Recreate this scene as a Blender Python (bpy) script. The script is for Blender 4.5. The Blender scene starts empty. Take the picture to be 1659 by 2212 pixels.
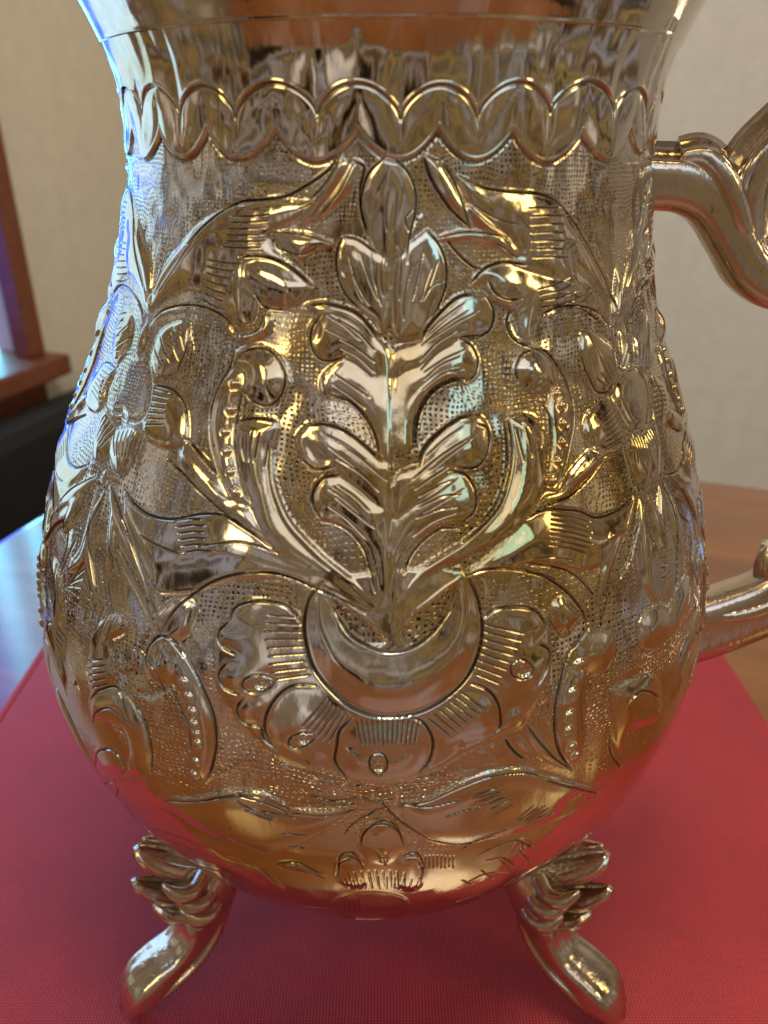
import bpy, bmesh, math, random
import numpy as np
from mathutils import Vector, Matrix

random.seed(4)
rng = np.random.default_rng(7)
sc = bpy.context.scene
COL = sc.collection
PI = math.pi

# ------------------------------------------------------------------ camera
HC = 0.165                       # camera height above the book (metres)
DIST = 0.77 * HC                 # camera to the pot's axis
FPX = 1661.0                     # focal length in units of a 1659 x 2212 picture
PITCH = math.atan((1106.0 - 274.0) / FPX)
cam = bpy.data.cameras.new('camera')
cam.sensor_fit = 'VERTICAL'
cam.sensor_height = 24.0
cam.lens = 24.0 * FPX / 2212.0
cam.clip_start = 0.005
cam.clip_end = 50
cam.dof.use_dof = True
cam.dof.focus_distance = 0.66 * HC
cam.dof.aperture_fstop = 18.0
camo = bpy.data.objects.new('camera', cam)
COL.objects.link(camo)
camo.location = (0, -DIST, HC)
camo.rotation_euler = (PI / 2 - PITCH, 0, 0)
sc.camera = camo

# ------------------------------------------------------------------ world: added random light and dark patches, reflected in the silver
world = bpy.data.worlds.new('World')
sc.world = world
world.use_nodes = True
nt = world.node_tree
bg = nt.nodes['Background']
tc = nt.nodes.new('ShaderNodeTexCoord')
nz = nt.nodes.new('ShaderNodeTexNoise')
nz.inputs['Scale'].default_value = 2.6
nz.inputs['Detail'].default_value = 1.2
nz.inputs['Roughness'].default_value = 0.5
nz.inputs['Distortion'].default_value = 0.5
cr = nt.nodes.new('ShaderNodeValToRGB')
while len(cr.color_ramp.elements) < 7: cr.color_ramp.elements.new(0.5)
for el, (p, c) in zip(cr.color_ramp.elements, [(0.32, (0.010, 0.007, 0.005)), (0.41, (0.14, 0.080, 0.032)), (0.46, (0.33, 0.31, 0.32)), (0.50, (0.030, 0.020, 0.013)),
                                               (0.55, (0.33, 0.235, 0.095)), (0.60, (0.10, 0.070, 0.045)), (0.72, (0.72, 0.66, 0.60))]):
    el.position = p
    el.color = (*c, 1)
nt.links.new(tc.outputs['Generated'], nz.inputs['Vector'])
nt.links.new(nz.outputs['Fac'], cr.inputs['Fac'])
nt.links.new(cr.outputs['Color'], bg.inputs['Color'])
bg.inputs['Strength'].default_value = 0.72

# ------------------------------------------------------------------ lamps
def area(name, loc, target, sx, sy, col, watts, shape='RECTANGLE'):
    l = bpy.data.lights.new(name, 'AREA')
    l.shape = shape
    l.size = sx
    l.size_y = sy
    l.color = col
    l.energy = watts
    o = bpy.data.objects.new(name, l)
    COL.objects.link(o)
    o.location = loc
    d = Vector(target) - Vector(loc)
    o.rotation_euler = d.to_track_quat('-Z', 'Y').to_euler()
    return o

WB = math.radians(-19)
def outside(a, b, z): return (a * math.cos(WB) - b * math.sin(WB), a * math.sin(WB) + b * math.cos(WB), z)
def lamp_w(radiance, sx, sy): return radiance * sx * sy * PI
for nm, b0, b1, col, L_ in (('window_light', -0.03, 0.395, (0.40, 0.70, 1.0), 1.25), ('window_light', 0.40, 0.585, (0.01, 0.09, 1.0), 2.6), ('window_light', 0.59, 1.00, (0.16, 0.68, 1.0), 9.0)):
    area(nm, outside(-0.80, (b0 + b1) / 2, 0.40), outside(0.2, (b0 + b1) / 2, 0.40), b1 - b0, 0.95, col, lamp_w(L_, b1 - b0, 0.95))
area('rear_window_light', (0.05, -0.95, 0.98), (0, 0, 0.08), 0.95, 0.60, (0.84, 0.90, 1.0), lamp_w(0.80, 0.95, 0.60))
area('rear_window_light', (0.52, -0.88, 0.66), (0, 0, 0.08), 0.20, 0.30, (0.42, 0.80, 1.0), lamp_w(1.1, 0.20, 0.30))
area('ceiling_lamp', (0.15, -0.08, 1.30), (0, 0, 0.0), 0.45, 0.45, (1.0, 0.87, 0.64), lamp_w(14.0, 0.45, 0.45))
area('standing_lamp', (0.60, -0.30, 0.50), (0, 0, 0.08), 0.16, 0.24, (1.0, 0.80, 0.34), lamp_w(4.5, 0.16, 0.24))
area('standing_lamp', (-0.44, -0.52, 0.60), (0, 0, 0.08), 0.18, 0.26, (1.0, 0.80, 0.32), lamp_w(3.6, 0.18, 0.26))

sc.view_settings.view_transform = 'Standard'
sc.view_settings.look = 'None'
sc.view_settings.exposure = 0.48
sc.view_settings.gamma = 1.0
sc.view_settings.use_curve_mapping = False
sc.cycles.use_denoising = True
sc.cycles.max_bounces = 10
sc.cycles.glossy_bounces = 8
sc.cycles.sample_clamp_indirect = 6.0

# ------------------------------------------------------------------ helpers
def link(name, me, mat=None, parent=None, smooth=True):
    if mat:
        me.materials.append(mat)
    if smooth:
        me.polygons.foreach_set('use_smooth', np.ones(len(me.polygons), bool))
    o = bpy.data.objects.new(name, me)
    COL.objects.link(o)
    if parent:
        o.parent = parent
    return o

def tag(o, label=None, cat=None, group=None, kind=None):
    if label: o['label'] = label
    if cat: o['category'] = cat
    if group: o['group'] = group
    if kind: o['kind'] = kind
    return o

def empty(name, loc=(0, 0, 0)):
    o = bpy.data.objects.new(name, None)
    COL.objects.link(o)
    o.location = loc
    o.empty_display_size = 0.02
    return o

def mesh(name, verts, faces):
    me = bpy.data.meshes.new(name)
    me.from_pydata([tuple(v) for v in verts], [], [tuple(f) for f in faces])
    me.validate()
    me.update()
    return me

def grid_mesh(name, P, close_u=False):
    """P: (rows, cols, 3) numpy array -> quad mesh, fast."""
    n, m = P.shape[:2]
    idx = np.arange(n * m, dtype=np.int32).reshape(n, m)
    if close_u:
        nxt = np.roll(idx, -1, axis=1)
        a, b = idx[:-1], nxt[:-1]
        c, d = nxt[1:], idx[1:]
    else:
        a, b, c, d = idx[:-1, :-1], idx[:-1, 1:], idx[1:, 1:], idx[1:, :-1]
    f = np.stack([a, b, c, d], -1).reshape(-1, 4)
    me = bpy.data.meshes.new(name)
    me.vertices.add(n * m)
    me.vertices.foreach_set('co', P.reshape(-1).astype(np.float32))
    me.loops.add(f.size)
    me.loops.foreach_set('vertex_index', f.reshape(-1))
    me.polygons.add(len(f))
    me.polygons.foreach_set('loop_start', np.arange(0, f.size, 4, dtype=np.int32))
    me.polygons.foreach_set('loop_total', np.full(len(f), 4, dtype=np.int32))
    me.update(calc_edges=True)
    me.validate()
    return me

def catmull(pts, n=8):
    p = np.asarray(pts, float)
    if len(p) < 3:
        t = np.linspace(0, 1, n + 1)[:, None]
        return p[0] * (1 - t) + p[1] * t
    q = np.vstack([2 * p[0] - p[1], p, 2 * p[-1] - p[-2]])
    out = []
    t = np.linspace(0, 1, n, endpoint=False)[:, None]
    for i in range(1, len(q) - 2):
        a, b, c, d = q[i - 1], q[i], q[i + 1], q[i + 2]
        out.append(0.5 * (2 * b + (c - a) * t + (2 * a - 5 * b + 4 * c - d) * t * t + (3 * b - a - 3 * c + d) * t ** 3))
    out.append(p[-1:])
    return np.vstack(out)

# ------------------------------------------------------------------ materials
def nodes(name):
    m = bpy.data.materials.new(name)
    m.use_nodes = True
    t = m.node_tree
    return m, t, t.nodes['Principled BSDF']

def N(t, kind, **kw):
    n = t.nodes.new('ShaderNode' + kind)
    for k, v in kw.items():
        if k in n.inputs: n.inputs[k].default_value = v
        else: setattr(n, k, v)
    return n

def ramp(t, fac, stops):
    r = N(t, 'ValToRGB')
    els = r.color_ramp.elements
    while len(els) < len(stops): els.new(0.5)
    for el, (p, c) in zip(els, stops):
        el.position = p
        el.color = (*c, 1) if len(c) == 3 else c
    t.links.new(fac, r.inputs['Fac'])
    return r.outputs['Color']

def silver(name, base, amber, rough=(0.05, 0.17), amount=(0.40, 0.62), scratch=0.05, punched=False):
    m, t, b = nodes(name)
    L = t.links.new
    g = N(t, 'NewGeometry')
    n1 = N(t, 'TexNoise', Scale=26.0, Detail=5.0, Roughness=0.6)
    L(g.outputs['Position'], n1.inputs['Vector'])
    colr = ramp(t, n1.outputs['Fac'], [(amount[0], base), (amount[1], amber)])
    # small dark tarnish specks
    n2 = N(t, 'TexNoise', Scale=420.0, Detail=3.0, Roughness=0.7)
    L(g.outputs['Position'], n2.inputs['Vector'])
    sp = ramp(t, n2.outputs['Fac'], [(0.66, (0, 0, 0)), (0.74, (1, 1, 1))])
    mx = N(t, 'Mix', data_type='RGBA')
    L(sp, mx.inputs[0]); L(colr, mx.inputs[6])
    mx.inputs[7].default_value = (base[0] * 0.5, base[1] * 0.42, base[2] * 0.32, 1)
    L(mx.outputs[2], b.inputs['Base Color'])
    b.inputs['Metallic'].default_value = 1.0
    n3 = N(t, 'TexNoise', Scale=60.0, Detail=6.0, Roughness=0.7)
    L(g.outputs['Position'], n3.inputs['Vector'])
    mr = N(t, 'MapRange')
    mr.inputs[1].default_value = 0.35; mr.inputs[2].default_value = 0.7
    mr.inputs[3].default_value = rough[0]; mr.inputs[4].default_value = rough[1]
    L(n3.outputs['Fac'], mr.inputs[0]); L(mr.outputs[0], b.inputs['Roughness'])
    # fine polishing scratches and slight waviness
    mp = N(t, 'Mapping'); mp.inputs['Scale'].default_value = (900, 900, 260)
    L(g.outputs['Position'], mp.inputs['Vector'])
    n4 = N(t, 'TexNoise', Scale=1.0, Detail=3.0)
    L(mp.outputs[0], n4.inputs['Vector'])
    bp = N(t, 'Bump', Strength=scratch, Distance=0.0006)
    L(n4.outputs['Fac'], bp.inputs['Height'])
    last = bp.outputs[0]
    if punched:                                # rows of tiny square punch marks (fine relief)
        at = N(t, 'Attribute'); at.attribute_name = 'chart'
        wn = N(t, 'TexNoise', Scale=7.0, Detail=1.0); L(at.outputs['Vector'], wn.inputs['Vector'])
        wv = N(t, 'VectorMath', operation='MULTIPLY_ADD')
        L(wn.outputs['Color'], wv.inputs[0]); wv.inputs[1].default_value = (0.06, 0.06, 0); L(at.outputs['Vector'], wv.inputs[2])
        sx = N(t, 'SeparateXYZ'); L(wv.outputs[0], sx.inputs[0])
        gm = N(t, 'SeparateXYZ'); L(at.outputs['Vector'], gm.inputs[0])
        def lobe(sock):
            a = N(t, 'Math', operation='MULTIPLY'); L(sock, a.inputs[0]); a.inputs[1].default_value = 2 * PI / 0.0130
            c = N(t, 'Math', operation='COSINE'); L(a.outputs[0], c.inputs[0])
            r = N(t, 'MapRange', interpolation_type='SMOOTHSTEP'); L(c.outputs[0], r.inputs[0])
            r.inputs[1].default_value = -0.30; r.inputs[2].default_value = 0.35
            return r.outputs[0]
        p = N(t, 'Math', operation='MULTIPLY'); L(lobe(sx.outputs[0]), p.inputs[0]); L(lobe(sx.outputs[1]), p.inputs[1])
        un = N(t, 'TexNoise', Scale=75.0, Detail=2.0); L(at.outputs['Vector'], un.inputs['Vector'])
        ur = N(t, 'MapRange', interpolation_type='SMOOTHSTEP'); L(un.outputs['Fac'], ur.inputs[0]); ur.inputs[1].default_value = 0.36; ur.inputs[2].default_value = 0.60
        ur.inputs[3].default_value = 0.15
        gq = N(t, 'Math', operation='MULTIPLY'); L(ur.outputs[0], gq.inputs[0]); L(gm.outputs[2], gq.inputs[1])
        q = N(t, 'Math', operation='MULTIPLY'); L(p.outputs[0], q.inputs[0]); L(gq.outputs[0], q.inputs[1])
        b2 = N(t, 'Bump', Strength=1.0, Distance=0.00022); b2.invert = True
        L(q.outputs[0], b2.inputs['Height']); L(last, b2.inputs['Normal'])
        last = b2.outputs[0]
        ox = N(t, 'Mix', data_type='RGBA')      # black oxide sits in each punch mark
        oxa = N(t, 'Attribute'); oxa.attribute_name = 'oxide'
        oxm = N(t, 'Math', operation='MAXIMUM'); L(q.outputs[0], oxm.inputs[0]); L(oxa.outputs['Fac'], oxm.inputs[1])
        L(oxm.outputs[0], ox.inputs[0]); L(mx.outputs[2], ox.inputs[6]); ox.inputs[7].default_value = (0.09, 0.072, 0.055, 1)
        L(ox.outputs[2], b.inputs['Base Color'])
    L(last, b.inputs['Normal'])
    return m

M_BODY = silver('tarnished_silver', (0.76, 0.715, 0.66), (0.62, 0.44, 0.21), punched=True)
M_CAST = silver('cast_silver', (0.76, 0.68, 0.60), (0.55, 0.44, 0.34), (0.10, 0.28), (0.40, 0.66), 0.22)

def m_cloth():
    m, t, b = nodes('red_book_cloth')
    L = t.links.new
    g = N(t, 'TexCoord')
    def threads(scale, direction):
        w = N(t, 'TexWave', wave_type='BANDS', bands_direction=direction, wave_profile='SIN')
        w.inputs['Scale'].default_value = scale
        w.inputs['Distortion'].default_value = 1.2
        w.inputs['Detail'].default_value = 3.0
        w.inputs['Detail Scale'].default_value = 2.0
        L(g.outputs['Object'], w.inputs['Vector'])
        return w.outputs['Fac']
    wx, wy = threads(470, 'X'), threads(560, 'Y')
    mu = N(t, 'Math', operation='MULTIPLY'); L(wx, mu.inputs[0]); L(wy, mu.inputs[1])
    mp = N(t, 'Mapping'); mp.inputs['Scale'].default_value = (70, 900, 1)
    L(g.outputs['Object'], mp.inputs['Vector'])
    sl = N(t, 'TexNoise', Scale=1.0, Detail=4.0); L(mp.outputs[0], sl.inputs['Vector'])
    slub = ramp(t, sl.outputs['Fac'], [(0.64, (0, 0, 0)), (0.86, (0.30, 0.30, 0.30))])
    ad = N(t, 'Math', operation='ADD'); L(mu.outputs[0], ad.inputs[0]); L(slub, ad.inputs[1])
    c = ramp(t, ad.outputs[0], [(0.0, (0.17, 0.003, 0.010)), (0.42, (0.50, 0.014, 0.032)), (1.0, (0.78, 0.11, 0.13))])
    n = N(t, 'TexNoise', Scale=34.0, Detail=7.0, Roughness=0.7); L(g.outputs['Object'], n.inputs['Vector'])
    mx = N(t, 'Mix', data_type='RGBA', blend_type='MULTIPLY'); mx.inputs[0].default_value = 0.8
    L(c, mx.inputs[6]); L(ramp(t, n.outputs['Fac'], [(0.3, (0.75, 0.7, 0.7)), (0.7, (1.1, 1.1, 1.1))]), mx.inputs[7])
    L(mx.outputs[2], b.inputs['Base Color'])
    b.inputs['Roughness'].default_value = 0.45
    b.inputs['Specular IOR Level'].default_value = 0.45
    b.inputs['Sheen Weight'].default_value = 0.12
    b.inputs['Sheen Tint'].default_value = (0.80, 0.66, 1.0, 1)
    b.inputs['Sheen Roughness'].default_value = 0.4
    bp = N(t, 'Bump', Strength=0.5, Distance=0.00025); L(ad.outputs[0], bp.inputs['Height']); L(bp.outputs[0], b.inputs['Normal'])
    return m

def m_wood(name, dark, light, rough, coat=0.0, scale=1.0):
    m, t, b = nodes(name)
    L = t.links.new
    g = N(t, 'TexCoord')
    mp = N(t, 'Mapping'); mp.inputs['Scale'].default_value = (6 * scale, 70 * scale, 70 * scale)
    L(g.outputs['Object'], mp.inputs['Vector'])
    n = N(t, 'TexNoise', Scale=1.0, Detail=7.0, Roughness=0.62, Distortion=0.6); L(mp.outputs[0], n.inputs['Vector'])
    L(ramp(t, n.outputs['Fac'], [(0.3, dark), (0.72, light)]), b.inputs['Base Color'])
    b.inputs['Roughness'].default_value = rough
    b.inputs['Coat Weight'].default_value = coat
    b.inputs['Coat Roughness'].default_value = 0.14
    b.inputs['Coat IOR'].default_value = 1.52
    bp = N(t, 'Bump', Strength=0.06, Distance=0.002); L(n.outputs['Fac'], bp.inputs['Height']); L(bp.outputs[0], b.inputs['Normal'])
    return m

def m_wall():
    m, t, b = nodes('beige_plaster')
    L = t.links.new
    g = N(t, 'TexCoord')
    n = N(t, 'TexNoise', Scale=45.0, Detail=8.0, Roughness=0.7); L(g.outputs['Object'], n.inputs['Vector'])
    n2 = N(t, 'TexNoise', Scale=260.0, Detail=4.0); L(g.outputs['Object'], n2.inputs['Vector'])
    L(ramp(t, n.outputs['Fac'], [(0.3, (0.68, 0.63, 0.55)), (0.7, (0.78, 0.725, 0.635))]), b.inputs['Base Color'])
    b.inputs['Roughness'].default_value = 0.85
    bp = N(t, 'Bump', Strength=0.35, Distance=0.002); L(n2.outputs['Fac'], bp.inputs['Height']); L(bp.outputs[0], b.inputs['Normal'])
    return m

def m_plain(name, col, rough, spec=0.5):
    m, t, b = nodes(name)
    g = N(t, 'TexCoord')
    n = N(t, 'TexNoise', Scale=60.0, Detail=5.0)
    t.links.new(g.outputs['Object'], n.inputs['Vector'])
    t.links.new(ramp(t, n.outputs['Fac'], [(0.3, tuple(c * 0.82 for c in col)), (0.7, tuple(min(1, c * 1.12) for c in col))]), b.inputs['Base Color'])
    b.inputs['Roughness'].default_value = rough
    b.inputs['Specular IOR Level'].default_value = spec
    return m

M_CLOTH = m_cloth()
M_TABLE = m_wood('varnished_table_wood', (0.13, 0.038, 0.005), (0.27, 0.090, 0.013), 0.32, 1.0)
M_FRAME = m_wood('red_brown_window_wood', (0.13, 0.035, 0.015), (0.26, 0.075, 0.030), 0.45, 0.1, 2.0)
M_WALL = m_wall()
M_PAGES = m_plain('page_block', (0.62, 0.55, 0.42), 0.9)
M_BLACK = m_plain('black_upholstery', (0.012, 0.012, 0.016), 0.6)

# ================================================================== SETTING
def box_bm(bm, c, s, bev=0.0, seg=2, rot=None):
    r = bmesh.ops.create_cube(bm, size=1.0)
    vs = r['verts']
    bmesh.ops.scale(bm, vec=s, verts=vs)
    if bev:
        es = list({e for v in vs for e in v.link_edges})
        g = bmesh.ops.bevel(bm, geom=es, offset=bev, segments=seg, affect='EDGES', profile=0.6)
        vs = list({v for f in g['faces'] for v in f.verts} | {v for v in vs if v.is_valid})
    if rot is not None:
        bmesh.ops.rotate(bm, cent=(0, 0, 0), matrix=rot, verts=vs)
    bmesh.ops.translate(bm, vec=c, verts=vs)

def box(name, c, s, mat, parent=None, bev=0.0, rotz=0.0, smooth=False):
    bm = bmesh.new()
    box_bm(bm, (0, 0, 0), s, bev)
    me = bpy.data.meshes.new(name)
    bm.to_mesh(me); bm.free()
    o = link(name, me, mat, parent, smooth)
    o.location = c
    o.rotation_euler.z = rotz
    return o


# the room is turned about 19 degrees to the camera: a runs along the back wall, b along the window wall
RA = math.radians(-19)
EX = (math.cos(RA), math.sin(RA)); EY = (-math.sin(RA), math.cos(RA))
def room(a, b, z): return (a * EX[0] + b * EY[0], a * EX[1] + b * EY[1], z)
def rbox(name, a0, a1, b0, b1, z0, z1, mat, parent=None, bev=0.0):
    o = box(name, room((a0 + a1) / 2, (b0 + b1) / 2, (z0 + z1) / 2), (a1 - a0, b1 - b0, z1 - z0), mat, parent, bev, RA)
    return o

back = rbox('wall_back', -0.70, 1.5, 0.95, 0.99, -0.72, 1.5, M_WALL)
tag(back, kind='structure')
left = rbox('wall_left', -0.70, -0.65, 0.60, 0.948, -0.72, 1.5, M_WALL)
tag(left, kind='structure')
sub = rbox('wall_under_window', -0.70, -0.652, -0.10, 0.598, -0.72, -0.10, M_WALL)
tag(sub, kind='structure')

# ---- window in the left wall
win = empty('window', room(-0.65, 0.2, -0.08))
tag(win, 'red-brown wooden window casing and sill at the left edge', 'window')
def wpart(name, a0, a1, b0, b1, z0, z1, mat, bev=0.002):
    o = rbox(name, a0, a1, b0, b1, z0, z1, mat, None, bev)
    o.parent = win
    o.matrix_parent_inverse = Matrix.Translation(win.location).inverted()
    return o
wpart('casing', -0.655, -0.632, 0.576, 0.602, -0.0755, 1.0, M_FRAME)
wpart('casing', -0.655, -0.632, -0.07, -0.044, -0.0755, 1.0, M_FRAME)
sill = wpart('sill', -0.72, -0.606, -0.09, 0.612, -0.100, -0.076, M_FRAME, 0.004)
wpart('sill_trim', -0.651, -0.630, -0.07, 0.590, -0.150, -0.1005, M_FRAME)
wpart('sash', -0.715, -0.695, 0.550, 0.5745, -0.075, 1.0, M_FRAME)

def m_glass():
    m = bpy.data.materials.new('window_glass'); m.use_nodes = True
    t = m.node_tree; t.nodes.clear()
    o = t.nodes.new('ShaderNodeOutputMaterial'); tr = t.nodes.new('ShaderNodeBsdfTransparent'); gl = t.nodes.new('ShaderNodeBsdfGlossy'); mx = t.nodes.new('ShaderNodeMixShader'); fr = t.nodes.new('ShaderNodeFresnel')
    gl.inputs['Roughness'].default_value = 0.02; fr.inputs['IOR'].default_value = 1.25
    t.links.new(fr.outputs[0], mx.inputs[0]); t.links.new(tr.outputs[0], mx.inputs[1]); t.links.new(gl.outputs[0], mx.inputs[2]); t.links.new(mx.outputs[0], o.inputs['Surface'])
    return m
wpart('pane', -0.706, -0.703, -0.085, 0.549, -0.074, 0.99, m_glass(), 0.0)

# ---- dark chair under the window
ch = empty('chair', room(-0.50, 0.42, -0.72))
tag(ch, 'black upholstered chair in the shadow below the window sill', 'chair')
def cpart(name, a0, a1, b0, b1, z0, z1, bev):
    o = rbox(name, a0, a1, b0, b1, z0, z1, M_BLACK, None, bev)
    o.parent = ch
    o.matrix_parent_inverse = Matrix.Translation(ch.location).inverted()
    return o
cpart('backrest', -0.62, -0.57, 0.16, 0.70, -0.50, -0.118, 0.02)
cpart('seat', -0.568, -0.12, 0.34, 0.80, -0.36, -0.24, 0.03)
cpart('leg', -0.56, -0.52, 0.36, 0.40, -0.72, -0.362, 0.004)
cpart('leg', -0.17, -0.13, 0.36, 0.40, -0.72, -0.362, 0.004)
cpart('leg', -0.56, -0.52, 0.74, 0.78, -0.72, -0.362, 0.004)
cpart('leg', -0.17, -0.13, 0.74, 0.78, -0.72, -0.362, 0.004)

# ---- table
BT = 0.016                                   # book thickness
tab = empty('table', (0.029, -0.114, -BT - 0.02))
tag(tab, 'glossy brown wooden table under the red book', 'table')
tab.rotation_euler.z = RA
top = box('tabletop', (0, 0, 0.010), (0.62, 0.84, 0.020), M_TABLE, tab, 0.005)

# ---- red cloth-bound book the pot stands on
bk = empty('book', (0.0, 0.0285, -BT))
tag(bk, 'red linen-covered book lying flat under the silver pot', 'book')
BW, BD = 0.238, 0.162
box('front_cover', (0, 0, BT - 0.0014), (BW, BD, 0.0028), M_CLOTH, bk, 0.0010)
box('back_cover', (0, 0, 0.0014 + 0.0002), (BW, BD, 0.0028), M_CLOTH, bk, 0.0010)
box('page_block', (0.002, 0, BT / 2), (BW - 0.012, BD - 0.009, BT - 0.0062), M_PAGES, bk, 0.0)
box('spine', (-BW / 2 - 0.0015, 0, BT / 2 + 0.0001), (0.0026, BD, BT - 0.0006), M_CLOTH, bk, 0.0010)

# ================================================================== POT PROFILE (revolved, slightly leaning)
CP, SP = math.cos(PITCH), math.sin(PITCH)
PROF = np.array([  # z, r in units of HC
    (0.1900, 0.004), (0.1915, 0.050), (0.1960, 0.095), (0.2080, 0.145), (0.228, 0.190), (0.258, 0.230), (0.295, 0.2655),
    (0.340, 0.298), (0.387, 0.323), (0.428, 0.339), (0.469, 0.350), (0.510, 0.356), (0.551, 0.356),
    (0.592, 0.351), (0.633, 0.343), (0.674, 0.332), (0.715, 0.318), (0.756, 0.301), (0.797, 0.283),
    (0.838, 0.2645), (0.879, 0.249), (0.920, 0.238), (0.955, 0.2315), (0.985, 0.2285), (1.010, 0.2270), (1.043, 0.231), (1.084, 0.2470),
    (1.12, 0.2680), (1.16, 0.295)])
_pz = catmull(PROF * HC, 40)
def r_of(z): return np.interp(z, _pz[:, 0], _pz[:, 1])
def lean(z):                     # sideways lean of the hand-raised body
    return np.interp(z / HC, [0.0, 0.3, 0.55, 0.75, 0.85, 0.95, 1.0, 1.1], [-0.0120, -0.0122, -0.0121, -0.0075, -0.002, 0.0035, 0.0055, 0.006]) * HC

# conformal chart of the surface: u = azimuth from the front, v = integral ds / r
_ds = np.hypot(np.diff(_pz[:, 0]), np.diff(_pz[:, 1]))
_rm = 0.5 * (_pz[1:, 1] + _pz[:-1, 1])
_v = np.r_[0, np.cumsum(_ds / _rm)]
_v -= np.interp(0.53 * HC, _pz[:, 0], _v)
def v_of(z): return np.interp(z, _pz[:, 0], _v)
def z_of(v): return np.interp(v, _v, _pz[:, 0])

def to_chart(pts):
    """traced points (1659 x 2212 picture) -> (u, v) on the pot's surface."""
    p = np.atleast_2d(np.asarray(pts, float))
    dx = p[:, 0] - 829.5; dy = p[:, 1] - 1106.0
    d = np.stack([dx, FPX * CP - dy * SP, -FPX * SP - dy * CP], 1)
    d /= np.linalg.norm(d, axis=1)[:, None]
    t = np.linspace(0.045, 0.21, 700)
    X = d[:, None, :] * t[None, :, None] + np.array([0, -DIST, HC])
    rad = np.hypot(X[..., 0] - lean(X[..., 2]), X[..., 1])
    g = rad - r_of(X[..., 2])
    neg = g < 0
    hit = neg.any(1)
    i = np.where(hit, neg.argmax(1), g.argmin(1))
    i0 = np.clip(i - 1, 0, None)
    k = np.arange(len(p))
    g0, g1 = g[k, i0], g[k, i]
    f = np.where(hit, g0 / np.where(abs(g0 - g1) < 1e-12, 1, g0 - g1), 1.0)
    tt = t[i0] + (t[i] - t[i0]) * f
    Q = d * tt[:, None] + np.array([0, -DIST, HC])
    return np.stack([np.arctan2(Q[:, 0] - lean(Q[:, 2]), -Q[:, 1]), v_of(Q[:, 2])], 1)

# ------------------------------------------------------------------ relief canvas
STEP = 0.0020
U0, U1 = -1.26, 1.26
V0 = float(v_of(0.1985 * HC)); V1 = float(v_of(1.060 * HC))
us = np.arange(U0, U1, STEP); vs = np.arange(V0, V1, STEP)
NU, NV = len(us), len(vs)
OX = np.zeros((NV, NU), np.float32)          # black oxide left in the engraved lines
Hm = np.zeros((NV, NU), np.float32)          # height, in traced-picture units (about 0.056 mm)
PL = np.zeros((NV, NU), np.float32)          # 1 where the sheet is left plain (no punched ground)
RAISE = 0.64
PX = 0.056e-3 / (0.35 * HC)                  # one traced unit in chart radians at the belly

FR = {  # traced frames: origin (source px), scale
    '1': (1000, 550, 1.3825), '3': (500, 1200, 2.07375), '4': (1850, 1200, 1.659), '5': (800, 2200, 1.185),
    '6': (800, 2950, 0.97588), '7': (500, 200, 1.3825), 'A': (300, 800, 1.2762), 'B': (1500, 900, 1.2762),
    'C': (100, 2100, 1.106), 'D': (1500, 2100, 1.0553), 'E': (1500, 0, 1.0553), 'G': (1600, 2900, 1.127),
    'H': (300, 2900, 1.185), 'Z': (0, 2000, 1.383), 'd': (0, 0, 0.54)}
FR['2'] = (1000, 1450, 1.3825)
def T(fr, pts):
    x0, y0, k = FR[fr]
    p = np.asarray(pts, float)
    if fr == 'd': return to_chart(p)
    return to_chart((p / k + np.array([x0, y0])) * 0.54)

def window(c, pad):
    lo = c.min(0) - pad; hi = c.max(0) + pad
    a = int(max(0, (lo[0] - U0) / STEP)); b = int(min(NU, (hi[0] - U0) / STEP + 2))
    e = int(max(0, (lo[1] - V0) / STEP)); f = int(min(NV, (hi[1] - V0) / STEP + 2))
    if b <= a or f <= e: return None
    return slice(e, f), slice(a, b), us[None, a:b], vs[e:f, None]

def dist_poly(c, uu, vv, taper=None):
    """distance to a polyline and position along it (0..1)."""
    best = np.full((vv.shape[0], uu.shape[1]), 1e9)
    pos = np.zeros_like(best)
    seg = np.hypot(*(c[1:] - c[:-1]).T); cum = np.r_[0, np.cumsum(seg)]; tot = max(cum[-1], 1e-9)
    for i in range(len(c) - 1):
        a, b = c[i], c[i + 1]
        ab = b - a; l2 = max(ab @ ab, 1e-14)
        t = np.clip(((uu - a[0]) * ab[0] + (vv - a[1]) * ab[1]) / l2, 0, 1)
        dd = (uu - a[0] - t * ab[0]) ** 2 + (vv - a[1] - t * ab[1]) ** 2
        m = dd < best
        best = np.where(m, dd, best)
        pos = np.where(m, (cum[i] + t * seg[i]) / tot, pos)
    return np.sqrt(best), pos

def inside(c, uu, vv):
    r = np.zeros((vv.shape[0], uu.shape[1]), bool)
    x = c[:, 0]; y = c[:, 1]; j = len(c) - 1
    for i in range(len(c)):
        if y[i] != y[j]:
            cond = (y[i] > vv) != (y[j] > vv)
            r ^= cond & (uu < (x[j] - x[i]) * (vv - y[i]) / (y[j] - y[i]) + x[i])
        j = i
    return r

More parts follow.
